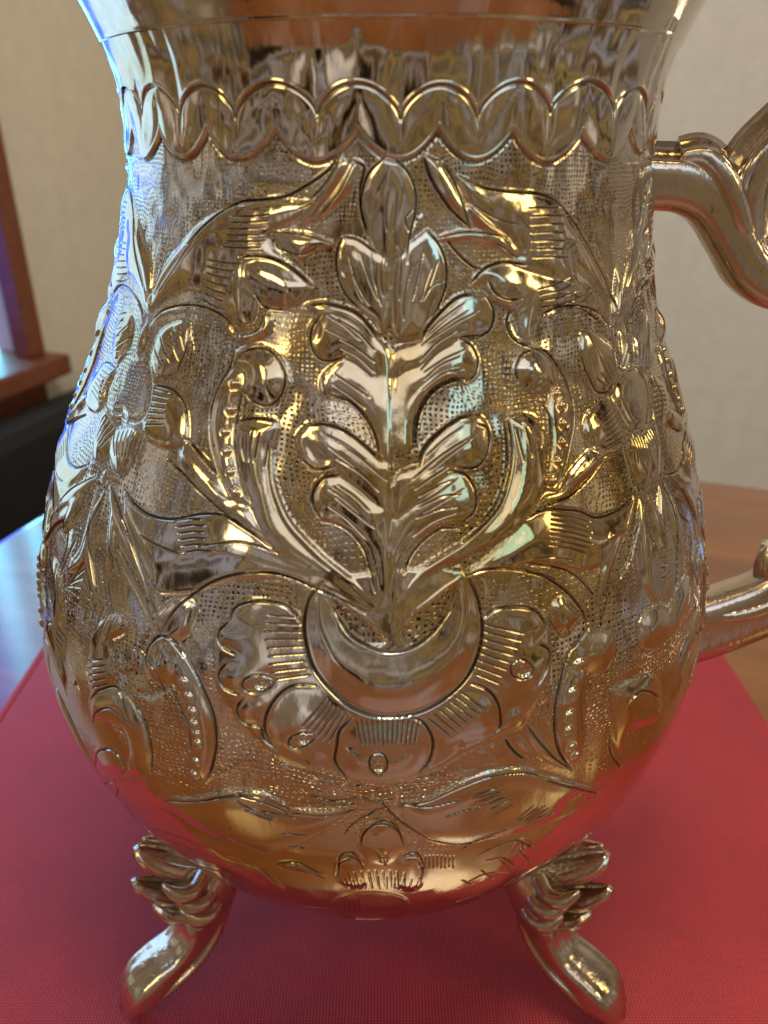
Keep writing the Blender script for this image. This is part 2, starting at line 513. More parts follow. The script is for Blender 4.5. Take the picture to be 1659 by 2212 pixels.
def R(fr, pts, h=12, w=30, mode='max', plain=1, lip=0.0, n=5):
    """raised (or sunk) region with a rounded shoulder; lip turns its edge up."""
    p = np.asarray(pts, float)
    c = T(fr, catmull(np.vstack([p, p[:1]]), n))
    win_ = window(c, 3 * PX)
    if win_ is None: return
    sl, sr, uu, vv = win_
    ins = inside(c, uu, vv)
    d, _ = dist_poly(c, uu, vv)
    dm = max(float(d[ins].max()), 4 * PX) if ins.any() else 1.0
    q = np.clip(d / min(w * PX, dm * 0.9), 0, 1)
    q2 = np.clip(d / min(1.5 * w * PX, dm * 0.97), 0, 1)
    prof = (0.35 * (1 - (1 - q) ** 2) + 0.65 * q2 * q2 * (3 - 2 * q2)) * h * RAISE * (0.50 if fr in '12' else 0.75 if fr in '5' else 1.0)
    if lip: prof = prof + 0.40 * lip * np.exp(-(d / (0.55 * w * PX) - 0.7) ** 2 * 3)
    prof = np.where(ins, prof, 0)
    A = Hm[sl, sr]
    if mode == 'max': Hm[sl, sr] = np.maximum(A, prof)
    elif mode == 'add': Hm[sl, sr] = A + prof
    elif mode == 'set': Hm[sl, sr] = np.where(ins, prof, A)
    PL[sl, sr] = np.where(ins, plain, PL[sl, sr])

DET = []                                     # details laid over the smoothed regions
def V(fr, pts, w=5, d=4, lip=0.12, n=6): DET.append(('v', T(fr, catmull(pts, n)), max(3.3, w * 0.66), d * 0.80, lip))
def I(fr, pts, w=9, h=6, n=6, taper=1):
    if fr in 'GH' and taper: V(fr, np.asarray(pts, float) + np.array([2, 15]), 6, 5)
    DET.append(('i', T(fr, catmull(pts, n)), w * 0.80, h * (0.55 if fr in 'GH' else 0.34), taper))
def Bd(fr, x, y, r, h=None):
    c = T(fr, [(x, y)])[0]
    DET.append(('b', c, r / FR[fr][2] * 0.54, h))
def HT(fr, lines, w=3.6, d=3.0):
    for l in lines: V(fr, l, w, d * 0.8, 0.12, 4)
def fan(fr, a, b, c, d, k, w=3.6, dep=3.0, bow=0.0):
    """k grooves between edge a->b and edge c->d."""
    a, b, c, d = map(np.array, (a, b, c, d))
    for i in range(k):
        t = i / (k - 1) if k > 1 else 0.5
        p, q = a + (b - a) * t, c + (d - c) * t
        j = rng.uniform(-0.06, 0.06, 2)
        p2 = p + (q - p) * max(0, j[0]); q2 = q - (q - p) * (0.05 + abs(j[1]) * 2)
        nrm = np.array([-(q - p)[1], (q - p)[0]])
        V(fr, [p2, (p2 + q2) / 2 + nrm * bow, q2], w, dep * 0.8, 0.12, 4)

def flush_details():
    for t in DET:
        if t[0] in 'vi':
            _, c, w, d, ex = t
            wc = w * PX
            win_ = window(c, wc * 2.6)
            if win_ is None: continue
            sl, sr, uu, vv = win_
            dd, pos = dist_poly(c, uu, vv)
            if t[0] == 'v':
                tp = np.clip(np.minimum(pos, 1 - pos) * 6 + 0.35, 0, 1)
                x = dd / (wc * 0.5)
                Hm[sl, sr] += -d * tp * np.exp(-x ** 2) + d * ex * tp * np.exp(-(x - 1.9) ** 2 * 1.2)
                OX[sl, sr] = np.maximum(OX[sl, sr], min(1.0, 0.45 + d / 6) * tp * np.exp(-(x * 0.88) ** 2))
            else:
                tp = np.clip(np.minimum(pos, 1 - pos) * 4 + 0.15, 0, 1) if ex else 1.0
                x = dd / (wc * 0.62 * (0.4 + 0.6 * tp))
                Hm[sl, sr] += d * tp * np.exp(-x ** 2)
        else:
            _, c, r, h = t
            rc = r * PX
            win_ = window(np.array([c]), rc * 1.8)
            if win_ is None: continue
            sl, sr, uu, vv = win_
            q = np.hypot(uu - c[0], vv - c[1]) / rc
            hh = r * 0.52 if h is None else h
            Hm[sl, sr] += np.where(q < 1, hh * np.sqrt(np.clip(1 - q * q, 0, 1)), 0) - 0.28 * hh * np.exp(-((q - 1.12) / 0.16) ** 2)
    DET.clear()

def blur(A, s):
    k = int(max(1, math.ceil(3 * s)))
    x = np.arange(-k, k + 1); w = np.exp(-0.5 * (x / s) ** 2); w /= w.sum()
    for ax in (0, 1):
        P = np.pad(A, [(k, k) if i == ax else (0, 0) for i in (0, 1)], mode='edge')
        A = sum(w[i] * (P[i:i + A.shape[0]] if ax == 0 else P[:, i:i + A.shape[1]]) for i in range(2 * k + 1))
    return A.astype(np.float32)
# ------------------------------------------------------------------ relief: fronds, leaves and flowers
# --- centre plume
R('1', [(765,98),(850,160),(905,260),(922,400),(890,500),(872,640),(780,700),(700,640),(655,550),(622,470),(612,370),(638,260),(690,170)], 14, 40)
R('1', [(515,550),(600,565),(700,640),(770,700),(770,1000),(725,1090),(690,1010),(600,945),(520,860),(483,760),(480,640)], 15, 42, lip=3)
R('1', [(980,510),(1050,600),(1088,720),(1075,860),(1015,985),(950,1110),(800,1080),(785,720),(870,600)], 16, 46, lip=2)
R('1', [(305,925),(400,910),(500,928),(590,962),(660,1035),(714,1115),(770,1200),(770,1400),(690,1390),(600,1300),(525,1205),(450,1232),(380,1224),(335,1165),(325,1060),(360,985)], 16, 36, lip=4)
R('1', [(1245,862),(1312,876),(1348,960),(1342,1050),(1280,1097),(1160,1120),(1060,1190),(940,1300),(800,1330),(800,1180),(940,1122),(985,1040),(1060,955),(1150,880)], 15, 36, lip=3)
R('1', [(1160,1110),(1232,1155),(1264,1240),(1245,1320),(1195,1345),(1100,1335),(1000,1390),(930,1480),(895,1590),(885,1720),(800,1720),(800,1330),(940,1250),(1060,1180)], 16, 38, lip=3)
R('1', [(525,1205),(460,1265),(398,1330),(400,1420),(452,1424),(560,1452),(640,1535),(695,1640),(728,1775),(780,1775),(780,1350),(690,1290)], 15, 36, lip=4)
R('2', [(318,338),(430,338),(540,383),(650,468),(728,545),(780,580),(780,850),(690,790),(490,622),(450,600),(380,614),(310,572),(268,490),(256,410)], 16, 36, lip=4)
R('2', [(930,572),(955,500),(1030,400),(1130,318),(1250,288),(1312,338),(1328,440),(1302,540),(1220,592),(1100,640),(960,760),(800,860),(800,640)], 16, 38, lip=3)
R('2', [(490,622),(400,630),(350,700),(343,780),(378,855),(450,866),(560,920),(640,1010),(682,1110),(708,1240),(735,1350),(790,1350),(790,800),(690,780)], 16, 40, lip=4)
R('2', [(1100,596),(1180,606),(1232,670),(1254,740),(1246,820),(1190,872),(1080,882),(960,932),(868,1022),(820,1130),(795,1250),(770,1300),(780,900),(960,740)], 16, 40, lip=3)
# hollows at the leaf ends
R('2', [(290,415),(380,445),(462,540),(400,582),(320,545)], -12, 26, 'add')
R('1', [(365,1010),(400,1030),(395,1100),(360,1140),(340,1090)], -8, 18, 'add')
# scroll arm, left and right of the plume
R('3', [(930,1040),(1000,985),(1110,975),(1240,1000),(1268,1060),(1225,1250),(1240,1500),(1330,1760),(1470,1950),(1640,2130),(1900,2330),(1830,2400),(1500,2250),(1250,2130),(1080,1900),(1030,1680),(950,1430),(912,1200)], 13, 34)
R('4', [(310,775),(400,755),(485,790),(525,870),(548,960),(542,1150),(515,1300),(430,1430),(330,1540),(150,1640),(-60,1740),(-260,1830),(-300,1790),(-120,1680),(0,1610),(110,1520),(215,1410),(280,1280),(312,1120),(318,950)], 13, 32)
# --- upper left frond
R('A', [(1265,-15),(1180,10),(1060,0),(900,15),(760,45),(640,110),(540,230),(450,370),(385,530),(400,560),(480,490),(600,450),(690,500),(770,600),(830,650),(905,610),(930,480),(960,400),(940,330),(1050,300),(1000,240),(985,170),(1060,130),(1200,50)], 15, 45, lip=2)
R('A', [(860,288),(960,284),(1060,315),(1150,375),(1210,440),(1170,500),(1100,545),(1010,530),(930,500),(840,420)], 20, 55)
R('A', [(1000,160),(1100,165),(1220,180),(1320,225),(1250,250),(1180,290),(1150,320),(1090,260)], 12, 24)
R('A', [(990,565),(1005,610),(985,690),(900,720),(825,715),(815,690),(890,680),(945,640),(960,570)], 11, 14)
# leaves running up to the neck
R('7', [(1190,590),(1225,640),(1180,740),(1100,850),(1010,960),(960,950),(1060,830),(1130,700)], 12, 18)
R('7', [(1290,640),(1250,760),(1150,880),(1060,950),(1040,940),(1130,820),(1220,690),(1270,620)], 10, 14)
R('E', [(200,648),(280,690),(340,775),(385,868),(412,970),(335,905),(255,805)], 14, 26)
R('E', [(340,735),(430,780),(540,808),(680,818),(780,858),(830,950),(900,1060),(985,1230),(960,1240),(860,1130),(830,1060),(840,1200),(700,1180),(560,1130),(600,1080),(560,1000),(470,930),(400,850)], 15, 45, lip=2)
R('E', [(270,1000),(380,975),(500,985),(590,1060),(480,1035),(400,1012),(310,1020)], 10, 14)
R('E', [(400,860),(500,950),(600,1060),(590,1085),(480,1010),(390,900)], 9, 12)
R('B', [(490,300),(560,220),(660,185),(780,205),(930,260),(1040,300),(1060,380),(860,440),(800,560),(770,600),(740,540),(720,440),(620,400),(575,340),(560,285)], 17, 46)
# blades beside the flowers
R('A', [(330,55),(362,200),(392,400),(402,530),(372,565),(322,400),(288,200),(300,95)], 12, 20)
R('A', [(655,150),(605,250),(505,385),(412,505),(395,485),(450,345),(560,215)], 13, 22)
R('E', [(1140,890),(1150,1000),(1090,1150),(1040,1319),(1010,1319),(1020,1150),(1060,1000)], 11, 18)
# --- flowers on the sides
R('A', [(385,790),(430,680),(520,618),(578,650),(578,760),(530,862),(440,925),(400,900)], 15, 40, lip=3)
R('A', [(400,948),(500,968),(562,1050),(578,1150),(562,1242),(460,1255),(380,1205),(345,1140)], 15, 40, lip=3)
R('A', [(180,1170),(330,1160),(312,1280),(245,1402),(190,1380),(165,1270)], 13, 34)
R('A', [(275,610),(340,555),(362,700),(325,790),(255,785)], 13, 30)
R('4', [(788,228),(840,198),(940,258),(1012,330),(1042,480),(1000,605),(900,602),(830,480),(783,340)], 15, 40, lip=3)
R('4', [(850,728),(960,638),(1012,700),(1080,880),(1072,960),(980,1012),(870,992),(823,900),(818,800)], 15, 40, lip=3)
R('4', [(1080,900),(1200,880),(1260,960),(1290,1100),(1240,1230),(1190,1240),(1130,1150),(1090,1020)], 13, 34)
R('4', [(1040,200),(1130,160),(1190,250),(1190,400),(1140,470),(1070,440)], 13, 34)
R('A', [(250,800),(330,785),(385,840),(400,960),(380,1080),(330,1140),(260,1135),(212,1060),(205,940),(220,850)], 9, 22, 'set', 0)
R('4', [(1060,470),(1130,470),(1190,560),(1220,680),(1215,800),(1170,870),(1110,860),(1040,760),(1005,640),(1010,540)], 10, 22, 'set', 1)
# diagonal sepals
R('3', [(500,1175),(620,1290),(760,1450),(865,1640),(1000,1700),(1085,1790),(1210,2060),(1000,1905),(760,1725),(620,1592),(515,1450),(450,1280)], 14, 34)
R('4', [(860,985),(965,1020),(905,1115),(800,1215),(680,1320),(560,1345),(430,1440),(530,1310),(640,1260),(740,1110)], 14, 32)
# pods
R('3', [(905,560),(985,600),(1005,720),(955,800),(938,950),(918,1100),(916,1280),(962,1500),(1045,1690),(900,1690),(800,1500),(718,1280),(700,1050),(728,850),(800,690)], 9, 24)
R('3', [(920,500),(1000,428),(1130,398),(1250,455),(1325,600),(1318,750),(1245,855),(1140,876),(1040,825),(975,740),(990,620)], 20, 60)
R('3', [(910,420),(1010,375),(1150,372),(1120,398),(1000,425),(925,500)], 9, 12)
R('4', [(620,570),(690,600),(735,700),(740,830),(710,980),(670,1120),(620,1260),(560,1230),(575,1130),(592,1000),(588,860),(572,760),(590,640)], 9, 22)
R('4', [(372,545),(353,450),(398,358),(470,330),(540,370),(600,470),(610,570),(530,615),(440,622)], 19, 56)
# --- lower fronds
R('A', [(245,1478),(310,1560),(390,1612),(500,1628),(620,1602),(740,1606),(850,1656),(1015,1782),(1150,1850),(1330,1930),(1250,1965),(1000,1930),(760,1960),(560,2010),(400,2000),(320,1914),(255,1700)], 16, 110)
R('4', [(400,1455),(540,1388),(680,1388),(780,1400),(900,1442),(1040,1392),(1155,1288),(1140,1400),(1090,1560),(980,1720),(820,1790),(640,1760),(500,1740),(300,1780),(60,1850),(-100,1880),(100,1760),(280,1600)], 16, 110)
R('C', [(400,10),(470,150),(560,300),(600,470),(570,470),(500,320),(420,180),(370,60)], 8, 16)
# --- rosette
R('5', [(480,300),(240,232),(135,330),(84,400),(84,620),(170,760),(300,930),(450,1020),(640,1050),(850,1108),(1090,1050),(1250,960),(1420,880),(1540,800),(1640,640),(1660,480),(1640,330),(1500,265),(1340,310),(1250,95),(582,150)], 8, 60)
R('5', [(482,352),(430,280),(340,243),(240,240),(160,288),(140,340),(88,382),(95,440),(170,490),(108,540),(83,600),(120,662),(190,685),(230,690),(360,650),(545,605),(500,470)], 15, 40, lip=3)
R('5', [(555,645),(450,638),(370,688),(318,770),(303,850),(332,914),(410,950),(490,985),(610,990),(655,900),(722,790),(625,700)], 16, 44, lip=3)
R('5', [(215,700),(172,760),(205,825),(285,845),(310,905),(365,945),(420,940),(330,880),(310,800),(330,730),(280,690)], 9, 16)
R('5', [(722,788),(662,850),(648,930),(645,1010),(705,1085),(850,1108),(1000,1085),(1085,1000),(1104,900),(1062,820),(1000,786)], 17, 48, lip=3)
R('5', [(1100,742),(1220,650),(1285,628),(1362,660),(1414,730),(1424,830),(1392,875),(1290,900),(1180,930),(1110,900),(1078,805)], 16, 44, lip=3)
R('5', [(1342,322),(1400,280),(1500,268),(1592,288),(1645,360),(1605,440),(1665,480),(1648,560),(1592,645),(1500,695),(1440,642),(1300,582),(1337,450)], 16, 44, lip=3)
R('5', [(1424,760),(1500,720),(1540,760),(1530,830),(1440,870),(1400,870)], 11, 22)
# scoop inside, then the crescent bowl
R('5', [(582,150),(520,230),(493,340),(505,452),(540,562),(620,662),(720,742),(850,790),(980,784),(1100,742),(1212,662),(1292,560),(1332,440),(1337,330),(1310,208),(1250,93),(1215,170),(1180,282),(1100,392),(1000,462),(890,482),(790,452),(700,392),(640,302),(600,190)], 31, 60, 'set')
R('5', [(640,290),(600,195),(690,250),(800,350),(885,432),(800,452),(705,392)], 3, 12, 'set', 0)
R('5', [(955,405),(985,330),(1090,250),(1205,165),(1180,282),(1100,392),(1005,458)], 3, 12, 'set', 0)
R('5', [(460,120),(560,160),(700,245),(820,345),(900,430),(935,430),(980,330),(1090,245),(1230,130),(1180,150),(1040,220),(925,290),(905,300),(820,240),(700,150),(560,80)], 9, 26)
# --- lower pods and scrolls
R('C', [(640,495),(720,600),(790,740),(832,850),(845,970),(822,1085),(795,1135),(735,1120),(728,1000),(715,880),(690,760),(650,680)], 9, 22)
R('C', [(540,540),(600,490),(660,510),(700,590),(690,670),(640,710),(575,695),(535,630)], 15, 34)
R('C', [(290,500),(330,430),(400,400),(450,430),(440,480),(380,520),(390,600),(400,700),(330,760),(280,690)], 14, 36)
R('C', [(470,750),(560,772),(635,735),(600,790),(585,885),(565,800)], 9, 10)
R('D', [(905,450),(1000,450),(1015,540),(980,610),(900,630),(845,590),(850,520)], 15, 34)
R('D', [(850,560),(900,640),(880,760),(885,900),(850,1000),(800,980),(765,880),(768,760),(800,650)], 9, 22)
R('D', [(1110,420),(1180,350),(1250,370),(1270,440),(1210,510),(1130,520)], 14, 34)
R('D', [(640,840),(700,915),(765,985),(840,1038),(770,1010),(690,950)], 11, 14)
R('D', [(1000,700),(1090,650),(1190,640),(1210,760),(1180,830),(1080,870),(1040,960),(1010,860)], 12, 30)
R('Z', [(505,1210),(495,1110),(560,1045),(660,1045),(740,1140),(800,1260),(830,1400),(800,1500),(700,1520),(720,1400),(690,1280),(620,1230)], 10, 26)
R('Z', [(530,1390),(620,1380),(690,1460),(700,1520),(600,1560),(540,1500)], 10, 26)
# --- bottom leaves and trefoil
R('G', [(0,360),(120,332),(260,272),(400,215),(560,198),(650,222),(760,255),(895,297),(780,320),(700,420),(560,480),(380,520),(200,540),(60,480)], 11, 36)
R('H', [(400,350),(560,352),(700,318),(800,316),(910,330),(1025,398),(1180,410),(1340,378),(1280,440),(1150,520),(950,600),(760,560),(560,480)], 11, 36)
R('H', [(1350,570),(1365,495),(1440,452),(1525,478),(1560,565),(1520,640),(1450,660),(1390,640)], 10, 30)
R('H', [(1240,740),(1245,650),(1310,605),(1380,650),(1400,740),(1330,780)], 10, 30)
R('H', [(1520,650),(1600,600),(1660,650),(1665,740),(1600,790),(1510,760)], 10, 30)
R('H', [(930,660),(1020,640),(1120,670),(1200,715),(1120,700),(1020,680)], 8, 14)
# trailing blades below the side flowers
for pts in ([(232,1045),(262,1105),(302,1190),(336,1270),(346,1345),(318,1290),(280,1215),(242,1135)], [(222,1060),(205,1130),(196,1210),(212,1290),(178,1220),(182,1130)], [(238,1080),(262,1150),(258,1240),(232,1180)],
            [(1372,1062),(1352,1150),(1318,1240),(1292,1310),(1300,1230),(1330,1140)], [(1384,1066),(1402,1150),(1410,1250),(1428,1320),(1390,1250),(1378,1150)], [(1396,1058),(1440,1130),(1470,1220),(1484,1300),(1440,1220),(1408,1130)],
            [(150,1110),(168,1180),(172,1270),(158,1330),(142,1240)], [(180,930),(215,985),(222,1040),(190,1010),(165,965)],
            [(330,1330),(380,1290),(420,1310),(400,1370),(350,1390)], [(1260,1330),(1215,1290),(1190,1320),(1215,1370)]):
    R('d', pts, 11, 16)
Hm = blur(Hm, 2.4)

# central stem and ribs
I('1', [(768,120),(772,300),(766,500),(756,800),(748,1100),(742,1400),(752,1700),(765,1950),(770,2200),(758,2400),(745,2600)], 95, 9, taper=0)
V('1', [(765,300),(752,420),(756,520)], 5, 3); V('1', [(812,300),(806,420),(790,520)], 4, 2)
V('1', [(745,110),(660,190),(620,300),(614,420),(655,548)], 8, 7); V('1', [(790,108),(870,190),(916,300),(914,420),(880,560),(868,700)], 7, 6)
I('1', [(715,300),(700,400),(672,470),(668,520)], 8, 6)
V('1', [(900,400),(860,450),(880,520)], 6, 4); I('1', [(960,420),(920,490),(885,560)], 14, 8)
V('1', [(505,560),(478,650),(485,770),(530,870),(605,948)], 8, 7); V('1', [(520,548),(600,568),(700,640)], 6, 5)
I('1', [(500,640),(500,740),(530,800)], 10, 6)
HT('1', [[(545,640),(580,780),(640,900)],[(612,640),(655,780),(705,900)],[(672,640),(684,760),(700,840)],[(736,640),(726,780),(738,880)],[(570,760),(600,860),(625,910)]])
V('1', [(985,515),(1050,600),(1086,710),(1082,830),(1045,930),(1012,985)], 8, 7)
HT('1', [[(818,690),(800,850),(806,1040)],[(888,720),(856,880),(850,1010)],[(1006,710),(965,830),(945,905)],[(1080,790),(1010,820),(970,880)]])
V('1', [(305,935),(400,918),(500,935),(590,970),(660,1042),(712,1115)], 10, 9); I('1', [(330,960),(420,948),(520,968),(610,1020),(680,1100)], 12, 5)
V('1', [(390,985),(342,1060),(338,1160),(382,1222),(450,1232),(525,1207)], 8, 6)
HT('1', [[(490,1010),(600,1080),(690,1180)],[(500,1115),(600,1170),(690,1245)],[(515,1215),(600,1260),(680,1330)],[(470,1310),(560,1370),(660,1440)],[(460,1365),(540,1420),(640,1500)]], 5, 4.5)
V('1', [(1245,862),(1150,884),(1060,962),(985,1045),(942,1125)], 10, 9); V('1', [(1200,960),(1080,1040),(950,1150)], 5, 4.5)
V('1', [(1312,885),(1347,960),(1340,1045),(1285,1092),(1200,1102),(1160,1112)], 9, 8); V('1', [(1168,1110),(1232,1160),(1262,1240),(1246,1312),(1200,1350)], 8, 7)
HT('1', [[(1140,1070),(1030,1140),(940,1235)],[(1125,1140),(1040,1190),(945,1285)],[(1160,1210),(1050,1260),(960,1340)]], 5, 4.5)
V('2', [(1200,92),(1120,96),(1025,145),(955,232),(918,340),(910,480)], 14, 11); I('2', [(1170,62),(1080,72),(980,132),(902,222),(872,330)], 14, 6)
V('2', [(450,185),(550,212),(640,302),(692,402),(718,532)], 9, 8); V('1', [(395,1320),(405,1380),(415,1430)], 6, 5); I('1', [(395,1335),(450,1270),(530,1215)], 12, 6)
V('2', [(318,342),(430,344),(535,385),(645,468),(725,545)], 9, 8)
HT('2', [[(470,430),(600,520),(755,652)],[(480,532),(620,620),(712,712)],[(490,622),(600,700),(692,782)],[(490,680),(580,740),(662,822)],[(475,745),(580,830),(690,915)]], 5, 4.5)
V('2', [(290,540),(360,590),(450,580)], 8, 7); V('2', [(490,622),(410,635),(355,700),(344,770),(375,852)], 9, 8)
I('2', [(380,858),(470,872),(570,928),(648,1022),(684,1130),(708,1262)], 12, 7); V('2', [(395,880),(470,892),(560,945),(630,1040),(665,1150),(692,1270)], 6, 5)
V('2', [(935,566),(960,482),(1040,392),(1150,312),(1235,290)], 11, 9)
V('2', [(1262,342),(1312,362),(1327,440),(1300,532),(1240,582),(1140,582)], 8, 7); V('2', [(1100,602),(1180,612),(1232,670),(1252,742),(1242,822),(1190,872)], 8, 7)
HT('2', [[(900,645),(1010,550),(1120,470),(1222,410)],[(910,702),(1010,630),(1092,580)],[(930,745),(1040,682),(1122,650)],[(930,802),(1060,742),(1160,732)],[(920,860),(1050,812),(1140,800)]], 5, 4.5)
I('2', [(1190,882),(1080,888),(960,938),(872,1026),(824,1134),(802,1252),(792,1350)], 13, 8); V('2', [(1170,920),(1060,920),(960,985),(890,1070),(850,1170)], 7, 6)
I('2', [(125,440),(122,600),(150,740),(220,890),(330,1010),(450,1120),(570,1220),(690,1340)], 15, 8); V('2', [(108,470),(104,600),(130,750),(205,905),(320,1035),(440,1145)], 6, 5)
I('2', [(1432,310),(1447,500),(1432,640),(1382,790),(1292,910),(1182,1010),(1062,1090),(932,1190),(852,1290),(802,1350)], 15, 8); V('2', [(1412,330),(1425,500),(1410,640),(1362,780),(1275,895)], 7, 6)
V('2', [(640,1382),(450,1285),(330,1237),(230,1190),(100,1157),(0,1162)], 7, 6)
# fingers of the scroll arms
HT('3', [[(985,1130),(978,1240),(1000,1335)],[(1062,1100),(1042,1230),(1040,1340)],[(1125,1100),(1100,1220),(1080,1340)],[(1190,1180),(1175,1300),(1160,1390)]], 6, 6)
V('3', [(945,1010),(1020,985),(1120,980),(1235,1000)], 9, 8)
HT('4', [[(350,850),(378,980),(400,1080)],[(395,820),(430,940),(450,1040)]], 5, 5); I('4', [(400,800),(445,900),(490,990)], 16, 6); V('4', [(480,800),(520,880),(520,960),(490,1000)], 6, 5)
V('4', [(300,778),(326,950),(322,1100),(282,1270),(222,1400),(100,1530),(0,1612)], 7, 6)
# upper left frond
V('7', [(1190,578),(1120,668),(1000,748),(880,808),(760,826),(640,838),(530,898),(430,988),(360,1080)], 9, 8)
fan('A', (800,85),(760,240),(1030,72),(975,245),6,5.5,6,0.02)
fan('A', (690,305),(640,505),(870,330),(780,570),7,5,5,0.03)
V('A', [(855,290),(960,288),(1060,320),(1145,380),(1208,440)], 10, 9); I('A', [(850,330),(845,430),(850,540),(855,640)], 44, 8)
V('A', [(920,480),(960,540),(1060,560)], 8, 6); I('A', [(1000,565),(985,650),(910,700),(830,712)], 12, 6)
V('7', [(960,880),(1030,850),(1110,780)], 5, 4); V('7', [(1180,600),(1120,720),(1020,830)], 6, 5); V('7', [(1250,650),(1190,780),(1080,920)], 6, 5)
I('7', [(1260,600),(1310,640),(1300,740)], 12, 7); V('A', [(1000,165),(1110,170),(1230,195),(1310,225)], 6, 5); V('A', [(1040,250),(1160,280),(1250,235)], 6, 4)
V('7', [(1260,610),(1320,650),(1300,760),(1305,880),(1340,1010)], 9, 8)
# upper right frond
V('E', [(380,758),(480,798),(600,810),(700,820),(782,862),(832,952),(902,1062),(982,1232)], 9, 8)
fan('E', (640,880),(650,1090),(800,876),(830,1090),7,5,5,-0.02)
V('E', [(205,655),(240,760),(310,870),(405,965)], 9, 8); V('E', [(290,690),(340,780),(400,960)], 7, 6); V('E', [(410,860),(500,920),(600,950)], 5, 4)
I('E', [(390,870),(470,950),(560,1010),(600,1065)], 12, 7); V('E', [(270,1003),(390,978),(540,1000)], 6, 5); V('E', [(500,1020),(560,1060),(600,1090)], 5, 4)
V('B', [(370,80),(430,150),(500,210),(540,225)], 9, 8); V('B', [(490,300),(560,222),(660,188),(770,205)], 9, 7); V('B', [(580,288),(612,350),(680,380),(745,376)], 9, 8)
fan('B', (820,330),(830,420),(1030,250),(1040,380),4,5,5,0.04)
V('B', [(570,370),(600,430),(590,520),(540,570),(450,585)], 7, 5); V('4', [(322,62),(300,150),(332,240),(400,290),(452,302)], 10, 9)
V('B', [(870,450),(960,410),(1060,430),(1150,490)], 8, 7)
# blades
V('A', [(330,60),(350,250),(385,450),(390,530)], 6, 5); V('A', [(400,80),(400,300),(395,480)], 5, 4); V('A', [(650,155),(560,300),(440,470)], 6, 5); V('A', [(480,190),(440,330),(400,450)], 6, 5)
V('E', [(800,880),(860,960),(930,1080),(1000,1230),(1020,1319)], 8, 7); V('E', [(1130,900),(1062,1000),(1032,1150),(1022,1319)], 7, 6)
I('E', [(930,1020),(960,1100),(1000,1200)], 12, 7)
# arches over the petals
I('A', [(385,640),(440,582),(540,560),(650,572),(750,622),(832,722)], 14, 9); V('A', [(400,600),(460,555),(560,535),(670,550),(770,605),(840,700)], 7, 6)
I('4', [(560,105),(660,72),(780,70),(880,100),(972,190),(1012,330)], 14, 9); V('4', [(550,80),(660,42),(790,40),(900,75),(990,170)], 7, 6)
# flower hatching and hubs
fan('A', (405,880),(500,650),(430,900),(560,700),7,4,3.5); fan('A', (400,960),(370,1150),(500,990),(480,1150),7,5,5)
fan('A', (200,1180),(320,1170),(215,1330),(270,1330),6,4,3.5); fan('A', (270,770),(330,770),(290,640),(345,640),5,4,3.5)
fan('4', (880,520),(1000,300),(960,590),(1040,470),7,4.5,4.5); fan('4', (1000,700),(1075,900),(890,790),(940,980),7,4.5,4)
fan('4', (1110,890),(1230,890),(1140,1100),(1250,1080),8,4,3.5); fan('4', (1060,440),(1150,460),(1080,260),(1160,280),6,4,3.5)
I('A', [(255,795),(330,782),(388,840),(402,960),(382,1080),(330,1142),(258,1138),(210,1060),(203,940),(220,850),(255,795)], 13, 8, taper=0)
I('4', [(1060,468),(1130,468),(1192,560),(1222,680),(1217,800),(1170,872),(1110,864),(1038,760),(1003,640),(1010,540),(1060,468)], 12, 7, taper=0)
I('3', [(150,1050),(205,1150),(320,1202),(430,1202),(512,1172)], 13, 9); I('4', [(848,972),(930,1018),(1010,1002),(1082,940)], 13, 9)
V('A', [(520,870),(570,760),(580,660)], 6, 5); V('A', [(575,1150),(560,1050),(500,970),(410,945)], 7, 6); V('4', [(785,340),(830,485),(900,605),(985,608)], 7, 6)
# sepals
V('3', [(520,1160),(620,1282),(750,1435)], 9, 8); V('3', [(345,1315),(480,1450),(640,1612),(850,1792),(1100,1962),(1225,2062)], 9, 8)
I('3', [(480,1250),(600,1440),(760,1600),(900,1690)], 16, 6)
V('4', [(960,1020),(860,1170),(720,1300),(560,1360),(430,1450)], 9, 8); I('4', [(850,1010),(760,1120),(650,1260)], 16, 6)
# pods and beads
V('3', [(900,420),(860,560),(780,720),(716,900),(700,1060),(722,1250),(790,1450),(880,1650)], 8, 7); V('3', [(960,800),(930,950),(915,1100),(912,1250),(937,1420),(992,1590),(1047,1680)], 8, 7)
V('3', [(925,500),(1000,430),(1130,400),(1250,460),(1322,600),(1312,750),(1240,852),(1140,874),(1040,822),(980,752)], 7, 6)
I('3', [(1180,382),(1295,500),(1355,640),(1345,800),(1290,930),(1265,1010)], 12, 8)
for x, y, r in [(918,695,56),(885,910,52),(838,1095,46),(850,1255,46),(880,1425,44),(915,1595,50)]: Bd('3', x, y, r)
V('4', [(470,322),(560,342),(640,440),(702,560),(737,700),(742,830),(712,980),(672,1120),(622,1262)], 8, 7); V('4', [(530,680),(572,760),(587,860),(592,1000),(572,1150)], 6, 5)
V('4', [(372,548),(353,450),(398,358),(470,332)], 7, 6)
for x, y, r in [(625,615,38),(652,700,42),(665,820,42),(660,945,40),(630,1070,38),(588,1195,48)]: Bd('4', x, y, r)
